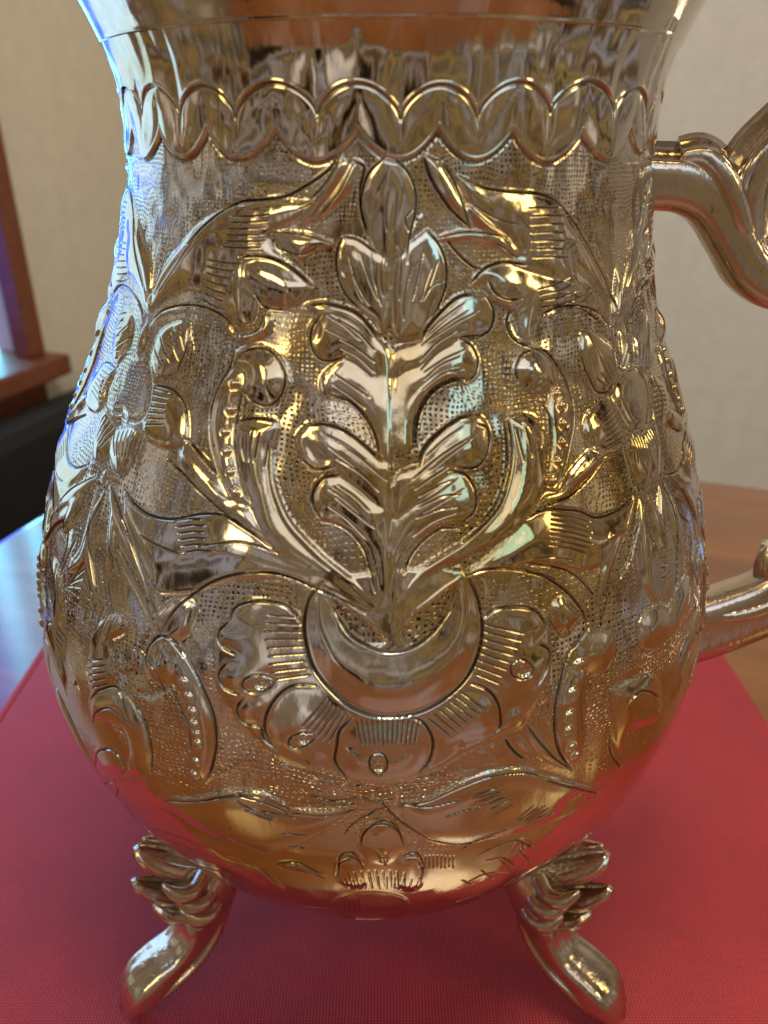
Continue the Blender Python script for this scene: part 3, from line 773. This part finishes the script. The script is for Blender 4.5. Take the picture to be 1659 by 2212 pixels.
# lower frond hatching
V('A', [(248,1480),(310,1562),(390,1612),(500,1630),(620,1606),(740,1606),(850,1656),(1012,1782)], 8, 7)
fan('A', (510,1640),(560,1800),(680,1630),(720,1790),6,6,6,-0.04); V('A', [(350,1710),(430,1760),(545,1805)], 6, 5)
V('4', [(430,1445),(540,1392),(680,1392),(790,1404),(900,1446),(1040,1396),(1152,1292)], 8, 7)
fan('4', (580,1420),(540,1620),(870,1480),(860,1690),7,5,5,-0.03)
I('4', [(950,1590),(1010,1530),(1090,1500)], 18, 7)
fan('D', (660,140),(640,200),(860,150),(800,240),3,5,4,-0.05)
# rosette
V('5', [(580,150),(520,230),(494,340),(505,450),(540,560),(620,662),(720,742),(850,788),(980,782),(1100,742),(1212,662),(1292,560),(1332,440),(1337,330),(1310,210),(1250,95)], 9, 9)
fan('5', (470,320),(525,590),(290,300),(330,620),9,4.5,4.5); fan('5', (600,700),(690,770),(470,850),(600,920),6,4.5,4.5)
fan('5', (740,795),(1040,795),(770,930),(1010,940),13,4.2,4.2); fan('5', (1075,790),(1225,665),(1200,890),(1360,760),7,5,5)
fan('5', (1345,350),(1300,585),(1560,400),(1440,640),8,5.5,5.5)
for pts in ([(140,335),(170,270),(270,242),(370,252),(440,292),(480,350)], [(135,340),(88,390),(100,450),(170,490)], [(130,530),(88,590),(110,650),(182,682)], [(205,700),(172,760),(202,822),(282,842),(302,900),(362,942)],
            [(550,640),(450,640),(370,690),(318,772),(305,850),(332,912)], [(722,790),(664,850),(648,930),(642,1000),(700,1080)], [(1000,790),(1060,820),(1104,900),(1086,1000),(1040,1060)], [(1280,630),(1362,662),(1414,732),(1424,830),(1392,872)], [(1345,322),(1400,282),(1500,270),(1592,290),(1645,362)], [(1605,445),(1662,482),(1648,560),(1600,640)]):
    V('5', pts, 8, 7)
for pts in ([(540,1060),(570,1105),(650,1110)], [(680,1050),(722,1120),(825,1105)], [(900,1110),(960,1145),(1035,1135)], [(355,940),(370,1020),(452,1045)], [(1050,1078),(1080,1098),(1130,1098)], [(1210,1050),(1260,1058),(1320,1048)], [(1500,880),(1560,950),(1620,1000)]):
    I('5', pts, 11, 8); 
V('5', [(640,290),(705,395),(795,455),(890,485),(1000,465),(1100,395),(1182,285)], 8, 7)
I('5', [(660,350),(720,420),(810,462)], 16, 6); I('5', [(580,165),(700,255),(820,355),(890,435)], 11, 8); I('5', [(1230,130),(1090,240),(985,325),(955,410)], 11, 8)
def drop(cx, cy, a, b, ang):                    # sunk teardrop with an engraved rim
    t = np.linspace(0, 2 * PI, 13)[:-1]; ca, sa = math.cos(ang), math.sin(ang)
    q = np.stack([a * np.cos(t) * (1 - 0.15 * np.cos(t)), b * np.sin(t) * (1 - 0.35 * np.cos(t))], 1)
    q = np.stack([cx + q[:, 0] * ca - q[:, 1] * sa, cy + q[:, 0] * sa + q[:, 1] * ca], 1)
    V('5', np.vstack([q, q[:1]]), 6, 6); DET.append(('b', T('5', [(cx, cy)])[0], b / 1.185 * 0.54 * 0.8, -6))
drop(290, 630, 75, 40, -0.1); drop(495, 890, 68, 32, -0.35); drop(846, 1015, 55, 40, 1.5); drop(1530, 565, 55, 45, 0.3)
I('5', [(690,930),(760,980),(810,1000)], 14, 6); I('5', [(880,1000),(930,1000),(1000,960)], 14, 6); I('5', [(1210,905),(1240,950)], 18, 7); I('5', [(1310,950),(1360,945),(1400,915)], 10, 7)
# arcs over the punched ground
V('C', [(610,480),(650,400),(722,320),(830,250),(950,215),(1080,210),(1182,235),(1272,270)], 8, 7); V('D', [(390,215),(480,187),(590,187),(700,212),(800,272),(872,350),(907,432)], 8, 7)
# lower pods
V('C', [(640,500),(722,600),(792,740),(832,850),(842,970),(822,1080),(795,1132)], 8, 7); V('C', [(640,720),(692,830),(726,900),(732,1000)], 6, 5); V('C', [(545,640),(535,570),(580,500),(650,500),(700,580)], 9, 7)
for x, y, r in [(710,692,26),(730,758,27),(744,825,29),(752,880,27),(762,922,24),(768,965,22),(760,1045,22),(750,1105,27)]: Bd('C', x, y, r)
I('C', [(810,1120),(920,1080),(1035,980)], 10, 6); I('C', [(480,757),(560,774),(632,740)], 10, 7); I('C', [(568,778),(582,885)], 9, 6)
fan('C', (280,600),(290,720),(370,590),(380,700),5,6,6); V('C', [(165,560),(200,650),(235,740)], 8, 7); I('C', [(390,600),(430,640),(480,620),(480,540),(460,520)], 14, 8)
fan('C', (130,20),(110,160),(200,0),(200,130),9,5,5)
fan('C', (250,130),(240,330),(300,380),(330,420),5,5,4)
V('D', [(900,450),(832,540),(792,650),(766,760),(761,870),(782,960),(832,1032)], 8, 7); V('D', [(890,650),(870,760),(882,880)], 6, 5)
I('D', [(850,580),(855,510),(910,450),(990,450),(1015,540),(980,620),(900,635)], 11, 7)
for x, y, r in [(865,590,30),(830,705,26),(815,800,25),(808,865,22),(825,935,20),(850,970,20)]: Bd('D', x, y, r)
V('D', [(550,905),(590,960),(637,996)], 8, 7); V('D', [(640,842),(700,922),(765,990),(837,1038)], 7, 6)
I('D', [(1105,450),(1140,380),(1200,340),(1260,370),(1272,440)], 12, 7); V('D', [(1000,880),(1000,960),(1045,1030)], 8, 6); V('D', [(1050,760),(1110,700),(1180,720),(1190,800)], 7, 6)
V('D', [(960,420),(985,300),(985,190)], 6, 5); I('D', [(970,60),(1010,30),(1060,5)], 14, 6); V('D', [(1110,10),(1090,120),(1040,225)], 8, 6)
# scroll at the lower left
V('Z', [(508,1215),(498,1110),(560,1048),(655,1048),(725,1225)], 8, 7); V('Z', [(505,1240),(540,1170),(620,1150),(700,1210),(730,1240)], 7, 6); V('Z', [(740,1120),(800,1240),(835,1400),(830,1520)], 7, 6)
V('Z', [(530,1500),(535,1400),(620,1385),(685,1460),(690,1510)], 7, 6); I('Z', [(560,1500),(640,1540),(740,1550),(850,1540)], 14, 8); V('Z', [(555,1590),(610,1560),(655,1600),(630,1670)], 7, 5)
V('Z', [(340,820),(390,930),(430,1060)], 8, 7); V('Z', [(680,1630),(730,1740),(770,1840)], 6, 4); V('Z', [(760,1780),(860,1850),(960,1940)], 7, 6)
# bottom leaves
I('G', [(0,352),(120,332),(260,272),(400,217),(560,202),(640,222)], 14, 8); I('G', [(650,232),(760,262),(892,297)], 10, 7); I('H', [(420,347),(560,352),(700,322),(785,318)], 13, 7); I('H', [(760,316),(900,332),(1022,396)], 14, 9); I('H', [(1030,405),(1180,412),(1335,380)], 14, 8)
fan('G', (320,320),(420,395),(450,268),(520,340),5,4,3.2); fan('G', (520,425),(570,455),(665,345),(715,375),4,4,3.2); fan('H', (760,350),(960,420),(860,400),(1060,440),4,4,3)
for pts in ([(1350,562),(1368,492),(1440,456),(1522,480),(1556,562)], [(1240,702),(1250,642),(1312,610)], [(1560,622),(1620,620),(1652,682)], [(1290,600),(1340,620),(1365,660)], [(960,655),(1060,660),(1180,712)], [(620,570),(720,640),(860,680),(990,760)], [(1360,330),(1420,355),(1500,340)]):
    I('H', pts, 10, 6)
I('H', [(1455,580),(1470,650)], 16, 7); fan('H', (1290,680),(1560,690),(1320,780),(1560,780),9,4,3)
I('H', [(1215,860),(1260,815),(1400,792),(1540,815),(1582,865),(1530,905),(1400,922),(1270,905),(1215,860)], 8, 6, taper=0)
fan('G', (280,700),(540,560),(330,720),(600,640),4,5,4); I('G', [(500,560),(540,520),(600,540)], 10, 6); fan('H', (620,580),(700,700),(300,470),(480,640),4,6,4)
# engraved veins and sprays
for pts in ([(235,1050),(290,1180),(340,1330)], [(222,1065),(192,1160),(208,1285)], [(1372,1065),(1340,1170),(1296,1300)], [(1386,1068),(1398,1190),(1424,1310)], [(1398,1062),(1448,1160),(1482,1292)],
            [(250,1200),(232,1260),(240,1330)], [(215,1210),(222,1270),(232,1330)], [(1440,1230),(1452,1290),(1450,1350)], [(1462,1240),(1474,1300),(1470,1370)], [(152,1110),(170,1200),(160,1325)],
            [(108,1180),(112,1240),(106,1300)], [(120,1190),(126,1250),(118,1310)], [(300,1400),(340,1450),(360,1520)], [(430,1180),(520,1170),(600,1195)], [(1130,1215),(1230,1235),(1290,1290)]):
    V('d', pts, 6, 5)
fan('d', (190,1290),(250,1330),(175,1350),(225,1400),5,4,3.5); fan('d', (130,1150),(120,1250),(175,1145),(165,1245),7,4.5,4); fan('d', (1425,1120),(1430,1250),(1490,1110),(1495,1240),7,4.5,4)
fan('d', (330,740),(410,690),(360,800),(420,770),5,4,3.5)
# lobe veins of the plume
for a_ in ([(430,985),(520,1040),(610,1120)], [(420,1060),(520,1110),(620,1190)], [(500,1165),(600,1215),(690,1300)], [(440,1400),(540,1440),(640,1540)], [(1190,910),(1080,990),(970,1090)], [(1260,960),(1130,1030),(990,1120)],
           [(1200,1170),(1080,1220),(960,1300)], [(1180,1280),(1060,1310),(950,1400)], [(560,700),(600,820),(660,930)], [(960,620),(930,760),(900,900)], [(1040,680),(1000,800),(960,900)], [(700,700),(700,820),(725,930)], [(840,620),(835,760),(825,900)]):
    V('1', a_, 4, 3)
for a_ in ([(400,390),(520,450),(640,540)], [(440,470),(560,560),(700,690)], [(440,700),(540,770),(640,870)], [(430,790),(540,870),(650,980)], [(1180,350),(1080,420),(970,520)], [(1250,400),(1120,500),(990,600)], [(1150,640),(1040,720),(930,790)], [(1180,700),(1060,770),(930,850)], [(1140,830),(1010,880),(900,960)]):
    V('2', a_, 4, 3)
# sprays low on the body
for a_ in ([(130,225),(240,250),(350,300)], [(0,250),(90,235),(180,225)], [(150,255),(230,285),(300,312)], [(180,275),(240,300),(290,320)], [(0,320),(30,350),(70,390)], [(310,372),(360,372),(420,382)], [(340,432),(380,430),(412,437)], [(110,385),(190,420),(270,452)],
           [(290,492),(380,486),(480,532)], [(200,482),(260,530),(330,582)], [(625,425),(640,372),(700,327),(762,342),(790,402)], [(540,525),(548,465),(600,450),(636,500)], [(790,462),(842,450),(872,492),(862,560)], [(640,320),(680,290),(720,280)],
           [(1080,462),(1160,422),(1250,402),(1262,440),(1222,470)], [(1030,572),(1120,530),(1230,520)], [(1120,480),(1180,470),(1230,500)], [(780,260),(880,270),(1010,240)], [(700,245),(780,330),(900,400)], [(900,400),(1020,420),(1150,380)],
           [(960,300),(1060,270),(1090,270)], [(1020,440),(1100,390),(1200,350)], [(430,230),(520,250),(620,240)], [(560,380),(610,330),(690,290)], [(100,460),(160,480),(200,500)], [(310,672),(400,660),(500,668)], [(1000,640),(1080,610),(1180,600)]):
    V('6', a_, 5.5, 5)
fan('6', (880,462),(990,462),(880,520),(990,515),8,4,3); fan('6', (560,640),(620,640),(565,690),(625,692),4,4,3); fan('6', (560,540),(860,540),(590,600),(840,600),10,4,3)
fan('6', (1060,215),(1130,270),(1160,190),(1220,230),5,4,3.5); fan('6', (1220,320),(1290,340),(1300,255),(1400,270),6,4,3.5); I('6', [(705,420),(715,460)], 20, 14)
flush_details()

# --- neck: two rows of scallops, plain fluted band above
cusp = np.sort(np.r_[T('d', [(390,231),(510,236),(685,231),(865,241),(1030,255),(1185,241),(1325,246)])[:, 0]])
stp = np.mean(np.diff(cusp))
cusp = np.r_[cusp[0] - stp * np.arange(4, 0, -1), cusp, cusp[-1] + stp * np.arange(1, 5)]
ph = np.interp(us, cusp, np.arange(len(cusp)))            # lobe phase along the neck
fr_ = ph - np.floor(ph)
vU0, vU1 = T('d', [(842, 243)])[0, 1], T('d', [(842, 172)])[0, 1]
vL0, vL1 = T('d', [(842, 348)])[0, 1], T('d', [(842, 274)])[0, 1]
gL = np.interp(ph + 0.5, np.arange(0, len(cusp) + 2), rng.uniform(0.35, 1.0, len(cusp) + 2))[None]
irr = np.interp(ph, np.arange(0, len(cusp) + 1), rng.uniform(-0.22, 0.22, len(cusp) + 1))
upper = vU0 + (vU1 - vU0) * (np.sin(PI * fr_) ** 0.62 + irr)
f2 = (ph + 0.5) - np.floor(ph + 0.5)
lower = vL1 - (vL1 - vL0) * (np.sin(PI * f2) ** 0.8 + 0.6 * irr)
VV = vs[:, None]
dU = (VV - upper[None]) / PX; dL = (VV - lower[None]) / PX
slopeU = np.sqrt(1 + (np.gradient(upper, STEP)) ** 2)[None]; slopeL = np.sqrt(1 + (np.gradient(lower, STEP)) ** 2)[None]
dU = dU / slopeU; dL = dL / slopeL
band = (dU < 0) & (dL > 0)
pillow = 4 * (1 - (1 - np.clip(-dU / 70, 0, 1)) ** 2) * (1 - (1 - np.clip(dL / 70, 0, 1)) ** 2)
crease = np.exp(-((fr_ - np.round(fr_)) / 0.10) ** 2)[None]
flute = (3.2 * np.abs(np.sin(PI * fr_))[None] ** 0.8 - 3.0 * crease) * np.clip(1.0 - dU / 240, 0, 1) ** 1.8
above = dU >= 0
Hn = np.where(above, flute + 3.5, 0) + np.where(band, pillow + 2.0, 0)
Hn = blur(Hn.astype(np.float32), 1.5)
Hn += 2.0 * np.exp(-((dU - 3) / 4.0) ** 2) - 2.0 * np.exp(-((dU + 6) / 5) ** 2)
OXn = 0.75 * np.exp(-((dU + 5) / 3.5) ** 2) + 0.75 * gL * np.exp(-((dL + 8) / 3.5) ** 2)
Hn += gL * (2.4 * np.exp(-((dL - 2) / 4.5) ** 2) - 3.0 * np.exp(-((dL + 9) / 5) ** 2))
PL[(dL > -6)] = 1
OX = np.where(dL > -4, OXn, np.maximum(OX, OXn))
Hm = np.where(dL > -4, Hn, Hm + Hn * (dL > -40))

# --- plain foot of the body, then the punched ground
PL[vs < T('d', [(803, 1850)])[0, 1], :] = 1
ground = blur(1 - PL, 1.4)
lowfade = np.interp(vs, [float(v_of(0.455 * HC)), float(v_of(0.54 * HC)), float(v_of(0.63 * HC))], [0.0, 0.28, 1.0])[:, None]
ground = ground * lowfade * (0.12 + 0.88 * np.clip(np.sin(us[None] * 12 + 2 * np.sin(VV * 6)) + np.sin(VV * 15 + 1.0 + us[None] * 4) + 0.8, 0, 1))
# hand-hammered unevenness of the sheet
def lf(n, m):
    a = rng.standard_normal((n, m))
    yi = np.linspace(0, n - 1.001, NV); xi = np.linspace(0, m - 1.001, NU)
    y0 = yi.astype(int); x0 = xi.astype(int); fy = (yi - y0)[:, None]; fx = (xi - x0)[None]
    fy = fy * fy * (3 - 2 * fy); fx = fx * fx * (3 - 2 * fx)
    return (a[y0][:, x0] * (1 - fy) * (1 - fx) + a[y0 + 1][:, x0] * fy * (1 - fx) + a[y0][:, x0 + 1] * (1 - fy) * fx + a[y0 + 1][:, x0 + 1] * fy * fx)
Hm = Hm - 3.2 * blur(1 - PL, 2.2) * np.clip(lowfade * 2.5, 0, 1)
Hm = Hm + 1.6 * lf(22, 22) + 0.7 * lf(55, 55)

# ------------------------------------------------------------------ body mesh
axL = T('A', [(300, 970)])[0, 0] - 0.03; axR = T('4', [(1115, 670)])[0, 0] + 0.03      # the design mirrors about the side flowers
back = np.linspace(U1, 2 * PI + U0, 90)[1:-1]
ci = np.r_[np.arange(0, NU // 2 - 430, 2), np.arange(NU // 2 - 430, NU // 2 + 430), np.arange(NU // 2 + 430, NU, 2)]
fine = us[ci]
allu = np.r_[fine, back]
fold = np.where(allu > PI, allu - 2 * PI, allu)
for _ in range(3):
    fold = np.where(fold > axR, 2 * axR - fold, fold); fold = np.where(fold < axL, 2 * axL - fold, fold)
neck_row = vs > vL0 - 0.02
xi = np.clip((fold - U0) / STEP, 0, NU - 1.001); x0 = xi.astype(int); fx = (xi - x0)[None].astype(np.float32)
Hfull = Hm[:, x0] * (1 - fx) + Hm[:, x0 + 1] * fx
un = np.where(allu > PI, allu - 2 * PI, allu)                                          # the neck keeps its own lobes
xn = np.clip((un - U0) / STEP, 0, NU - 1.001); xn0 = xn.astype(int)
Hfull[neck_row] = Hm[neck_row][:, xn0]
OXf = OX[:, x0].astype(np.float32); OXf[neck_row] = OX[neck_row][:, xn0]
Gfull = ground[:, x0].astype(np.float32)
Gfull[neck_row] = ground[neck_row][:, xn0]
zr = z_of(vs) / HC
keep = np.where((zr > 0.270) & (zr < 1.045), True, np.arange(NV) % 3 == 0); keep[[0, -1]] = True
Hfull = Hfull[keep]; Gfull = Gfull[keep]; OXf = OXf[keep]; vk = vs[keep]
zz = z_of(vk); rr = r_of(zz)
drz = np.gradient(rr, zz)
nr = 1 / np.sqrt(1 + drz ** 2); nz_ = -drz * nr
UNIT = 0.056e-3
hh = Hfull * UNIT
RR = rr[:, None] + hh * nr[:, None]; ZZ = zz[:, None] + hh * nz_[:, None]
PB = np.stack([RR * np.sin(allu)[None] + lean(ZZ), -RR * np.cos(allu)[None], ZZ], -1)
pot = empty('silver_pot', (0, 0, 0))
tag(pot, 'embossed silver coffee pot on scroll feet standing on the red book', 'coffee pot')
me = grid_mesh('body', PB, True)
at = me.attributes.new('chart', 'FLOAT_VECTOR', 'POINT')
ch_ = np.stack([np.broadcast_to(fold[None], Gfull.shape), np.broadcast_to(vk[:, None], Gfull.shape), Gfull], -1).astype(np.float32)
at.data.foreach_set('vector', ch_.reshape(-1))
at2 = me.attributes.new('oxide', 'FLOAT', 'POINT')
at2.data.foreach_set('value', np.clip(OXf, 0, 1).reshape(-1).astype(np.float32))
body = link('body', me, M_BODY, pot)
# base plate closing the bottom
zb = np.r_[PROF[0, 0], np.linspace(PROF[1, 0], 0.1985, 10)] * HC
rb = r_of(zb)
ub = np.linspace(0, 2 * PI, 96, endpoint=False)
PBs = np.stack([rb[:, None] * np.sin(ub)[None] + lean(zb)[:, None], -rb[:, None] * np.cos(ub)[None], np.repeat(zb[:, None], 96, 1)], -1)
link('base', grid_mesh('base', PBs, True), M_BODY, pot)

# rim moulding and the flared mouth (mostly above the picture)
def lathe(name, prof, mat, parent, n=192, wob=None):
    p = catmull(np.array(prof) * HC, 8)
    th = np.linspace(0, 2 * PI, n, endpoint=False)
    r = p[:, 1][:, None] * np.ones(n)[None]
    if wob is not None: r = r + wob(th)[None] * HC
    P = np.stack([r * np.sin(th)[None] + lean(p[:, 0])[:, None], -r * np.cos(th)[None], np.repeat(p[:, 0][:, None], n, 1)], -1)
    return link(name, grid_mesh(name, P, True), mat, parent)
lathe('rim', [(1.0570, 0.2345), (1.0572, 0.2382), (1.0600, 0.2393), (1.066, 0.2418), (1.082, 0.2485), (1.115, 0.2665), (1.135, 0.2830), (1.165, 0.306), (1.20, 0.333), (1.215, 0.345), (1.222, 0.350), (1.220, 0.354), (1.214, 0.350), (1.19, 0.3200), (1.15, 0.288), (1.12, 0.262)], M_BODY, pot)

# ------------------------------------------------------------------ swept cast parts
def sweep(name, path, prof_fn, mat, parent, up=(0, 1, 0), n=14, ring=20, cap=True):
    """path: control points (x, y, z, half-width, half-thickness); section is a superellipse with optional ridges."""
    P = catmull(np.array(path, float), n)
    C = P[:, :3]
    Tn = np.gradient(C, axis=0); Tn /= np.linalg.norm(Tn, axis=1)[:, None]
    up = np.array(up, float)
    S = np.cross(Tn, up); S /= np.linalg.norm(S, axis=1)[:, None]          # thickness direction
    W = np.cross(S, Tn)                                                     # width direction
    a = np.linspace(0, 2 * PI, ring, endpoint=False)
    out = []
    for i in range(len(C)):
        q = prof_fn(a, i / (len(C) - 1))
        out.append(C[i] + W[i] * (q[0] * P[i, 3])[:, None] + S[i] * (q[1] * P[i, 4])[:, None])
    G = np.array(out)
    if cap:
        G = np.concatenate([np.repeat(G[:1].mean(1, keepdims=True), ring, 1), G, np.repeat(G[-1:].mean(1, keepdims=True), ring, 1)], 0)
    return link(name, grid_mesh(name, G, True), mat, parent)

def sup(e=0.7):
    return lambda a, t: (np.sign(np.cos(a)) * np.abs(np.cos(a)) ** e, np.sign(np.sin(a)) * np.abs(np.sin(a)) ** e)
def ridged(e=0.8, k=0.35):
    def f(a, t):
        c, s = np.cos(a), np.sin(a)
        x = np.sign(c) * np.abs(c) ** e; y = np.sign(s) * np.abs(s) ** e
        y = y + k * np.exp(-(x / 0.22) ** 2) * (s > 0) - 0.5 * k * np.exp(-((np.abs(x) - 0.5) / 0.2) ** 2) * (s > 0)
        return x, y
    return f

def ribbed(e=0.8, k=0.4, n=3):
    def f(a, t):
        c, s = np.cos(a), np.sin(a)
        x = np.sign(c) * np.abs(c) ** e; y = np.sign(s) * np.abs(s) ** e
        return x, y * (1 + k * np.cos(n * PI * x)) * (1 - 0.2 * k)
    return f

def make_foot(az):
    """cast cabriole foot: scrolled leaf against the body, strap leg, pointed toe."""
    ft = None
    cx = float(lean(np.array([0.1 * HC]))[0])
    er = np.array([math.sin(az), -math.cos(az), 0]); et = np.array([math.cos(az), math.sin(az), 0])
    def W(r, z, t=0.0): return er * r * HC + et * t * HC + np.array([cx, 0, z * HC])
    def path(l): return [(*W(r, z, t), w * HC, th * HC) for r, z, t, w, th in l]
    leg = sweep('foot', path([(0.205, 0.235, 0, 0.040, 0.026), (0.232, 0.195, 0, 0.040, 0.027), (0.248, 0.150, 0, 0.036, 0.026), (0.261, 0.112, 0, 0.029, 0.020),
                              (0.286, 0.083, 0, 0.028, 0.016), (0.314, 0.069, 0, 0.030, 0.018), (0.337, 0.052, 0, 0.030, 0.021), (0.350, 0.026, 0, 0.021, 0.018), (0.352, 0.0040, 0, 0.007, 0.007)]),
                ridged(0.5, 0.16), M_CAST, pot, up=et, ring=40)
    for s in (-1, 1):                           # raised edges of the strap
        sweep('edge_moulding', path([(0.230, 0.152, s * 0.031, 0.004, 0.005), (0.246, 0.106, s * 0.028, 0.004, 0.005), (0.274, 0.072, s * 0.027, 0.004, 0.005), (0.305, 0.054, s * 0.027, 0.004, 0.005), (0.335, 0.030, s * 0.021, 0.003, 0.003)]), sup(1), M_CAST, leg, up=et, ring=10)
    # curled leaf lobes against the body: three ribbed fingers, side curls and bosses
    for l in ([(0.244, 0.200, 0, 0.024, 0.010), (0.272, 0.222, 0, 0.026, 0.009), (0.297, 0.247, 0, 0.024, 0.009), (0.311, 0.265, 0, 0.016, 0.006), (0.314, 0.274, 0, 0.005, 0.003)],
              [(0.246, 0.172, 0, 0.022, 0.009), (0.278, 0.180, 0, 0.023, 0.009), (0.303, 0.198, 0, 0.020, 0.008), (0.320, 0.218, 0, 0.012, 0.005), (0.324, 0.228, 0, 0.004, 0.003)],
              [(0.250, 0.144, 0, 0.024, 0.008), (0.274, 0.146, 0, 0.024, 0.009), (0.292, 0.155, 0, 0.020, 0.007), (0.303, 0.167, 0, 0.012, 0.005), (0.308, 0.172, 0, 0.004, 0.003)]):
        sweep('leaf_lobe', path(l), ribbed(0.8, 0.55), M_CAST, leg, up=et, ring=44)
    for s in (-1, 1):
        for k, (dz, dr) in enumerate(((0.0, 0.0), (0.026, 0.010), (-0.026, -0.004))):
            sweep('side_leaf', path([(0.240 + dr, 0.192 + dz, s * 0.026, 0.009, 0.010), (0.258 + dr, 0.190 + dz, s * 0.040, 0.010, 0.011), (0.274 + dr, 0.198 + dz, s * 0.043, 0.009, 0.009), (0.286 + dr, 0.212 + dz, s * 0.039, 0.005, 0.005), (0.289 + dr, 0.219 + dz, s * 0.036, 0.002, 0.002)]), sup(0.9), M_CAST, leg, up=et, ring=14)
        bm = bmesh.new(); bmesh.ops.create_uvsphere(bm, u_segments=16, v_segments=10, radius=0.009 * HC)
        mm = bpy.data.meshes.new('boss'); bm.to_mesh(mm); bm.free()
        b = link('boss', mm, M_CAST, leg); b.location = W(0.266, 0.150, s * 0.034)
    return leg

make_foot(math.radians(-58)); make_foot(math.radians(56)); make_foot(math.radians(179))

# ------------------------------------------------------------------ handle (two cast branches leaving the picture on the right)
haz = math.radians(88)
her = np.array([math.sin(haz), -math.cos(haz), 0]); het = np.array([math.cos(haz), math.sin(haz), 0])
def hp(l):
    return [(*(her * r * HC + het * t * HC + np.array([0.003 * HC, 0, z * HC])), w * HC, th * HC) for r, z, t, w, th in l]
hd = sweep('handle', hp([(0.205, 0.955, 0, 0.026, 0.025), (0.240, 0.955, 0, 0.026, 0.024), (0.270, 0.952, 0, 0.027, 0.024), (0.297, 0.936, 0, 0.026, 0.022), (0.322, 0.905, 0, 0.026, 0.021),
                         (0.345, 0.878, 0, 0.028, 0.022), (0.375, 0.868, 0, 0.030, 0.026), (0.415, 0.886, 0, 0.031, 0.034), (0.455, 0.880, 0, 0.030, 0.034), (0.490, 0.835, 0, 0.029, 0.033), (0.512, 0.760, 0, 0.028, 0.031),
                         (0.520, 0.690, 0, 0.028, 0.030), (0.510, 0.620, 0, 0.028, 0.030), (0.480, 0.555, 0, 0.027, 0.032), (0.445, 0.512, 0, 0.026, 0.036), (0.405, 0.488, 0, 0.027, 0.038), (0.365, 0.470, 0, 0.028, 0.040), (0.335, 0.460, 0, 0.028, 0.040)]),
           ridged(0.60, 0.42), M_CAST, pot, up=het, ring=48)
sweep('acanthus_leaf', hp([(0.262, 0.972, 0, 0.020, 0.014), (0.281, 0.974, 0, 0.027, 0.014), (0.302, 0.955, 0, 0.031, 0.015), (0.322, 0.921, 0, 0.028, 0.014), (0.340, 0.893, 0, 0.016, 0.010)]), ridged(0.8, 0.5), M_CAST, hd, up=het, ring=36)
sweep('thumb_leaf', hp([(0.335, 0.905, 0, 0.020, 0.020), (0.325, 0.945, 0, 0.027, 0.021), (0.330, 0.972, 0, 0.029, 0.020), (0.350, 1.000, 0, 0.028, 0.018), (0.372, 1.030, 0, 0.022, 0.014), (0.385, 1.050, 0, 0.008, 0.006)]), ridged(0.8, 0.5), M_CAST, hd, up=het, ring=36)
sweep('thumb_leaf', hp([(0.350, 0.900, 0.010, 0.014, 0.016), (0.352, 0.935, 0.020, 0.016, 0.018), (0.368, 0.962, 0.026, 0.016, 0.016), (0.392, 0.985, 0.026, 0.010, 0.010), (0.405, 1.000, 0.024, 0.003, 0.003)]), ridged(0.8, 0.4), M_CAST, hd, up=het, ring=28)
sweep('leaf_tip', hp([(0.445, 0.530, 0, 0.020, 0.016), (0.436, 0.552, 0, 0.018, 0.014), (0.430, 0.570, 0, 0.010, 0.009), (0.428, 0.578, 0, 0.002, 0.002)]), ridged(0.8, 0.3), M_CAST, hd, up=het, ring=20)
sweep('lower_scroll', hp([(0.345, 0.436, 0, 0.018, 0.016), (0.380, 0.444, 0, 0.019, 0.014), (0.410, 0.452, 0, 0.016, 0.011), (0.432, 0.458, 0, 0.008, 0.006)]), sup(0.9), M_CAST, hd, up=het, ring=20)
for t_ in (-1, 1):                             # veins and leaf tips of the lower branch
    sweep('vein', hp([(0.372, 0.498, t_ * 0.020, 0.004, 0.005), (0.400, 0.500, t_ * 0.024, 0.006, 0.008), (0.430, 0.512, t_ * 0.024, 0.006, 0.008), (0.460, 0.532, t_ * 0.020, 0.003, 0.004)]), sup(1), M_CAST, hd, up=het, ring=12)
    sweep('leaf_tip', hp([(0.452, 0.522, t_ * 0.012, 0.010, 0.012), (0.446, 0.548, t_ * 0.022, 0.010, 0.011), (0.440, 0.566, t_ * 0.024, 0.006, 0.007), (0.438, 0.574, t_ * 0.024, 0.002, 0.002)]), sup(0.9), M_CAST, hd, up=het, ring=14)
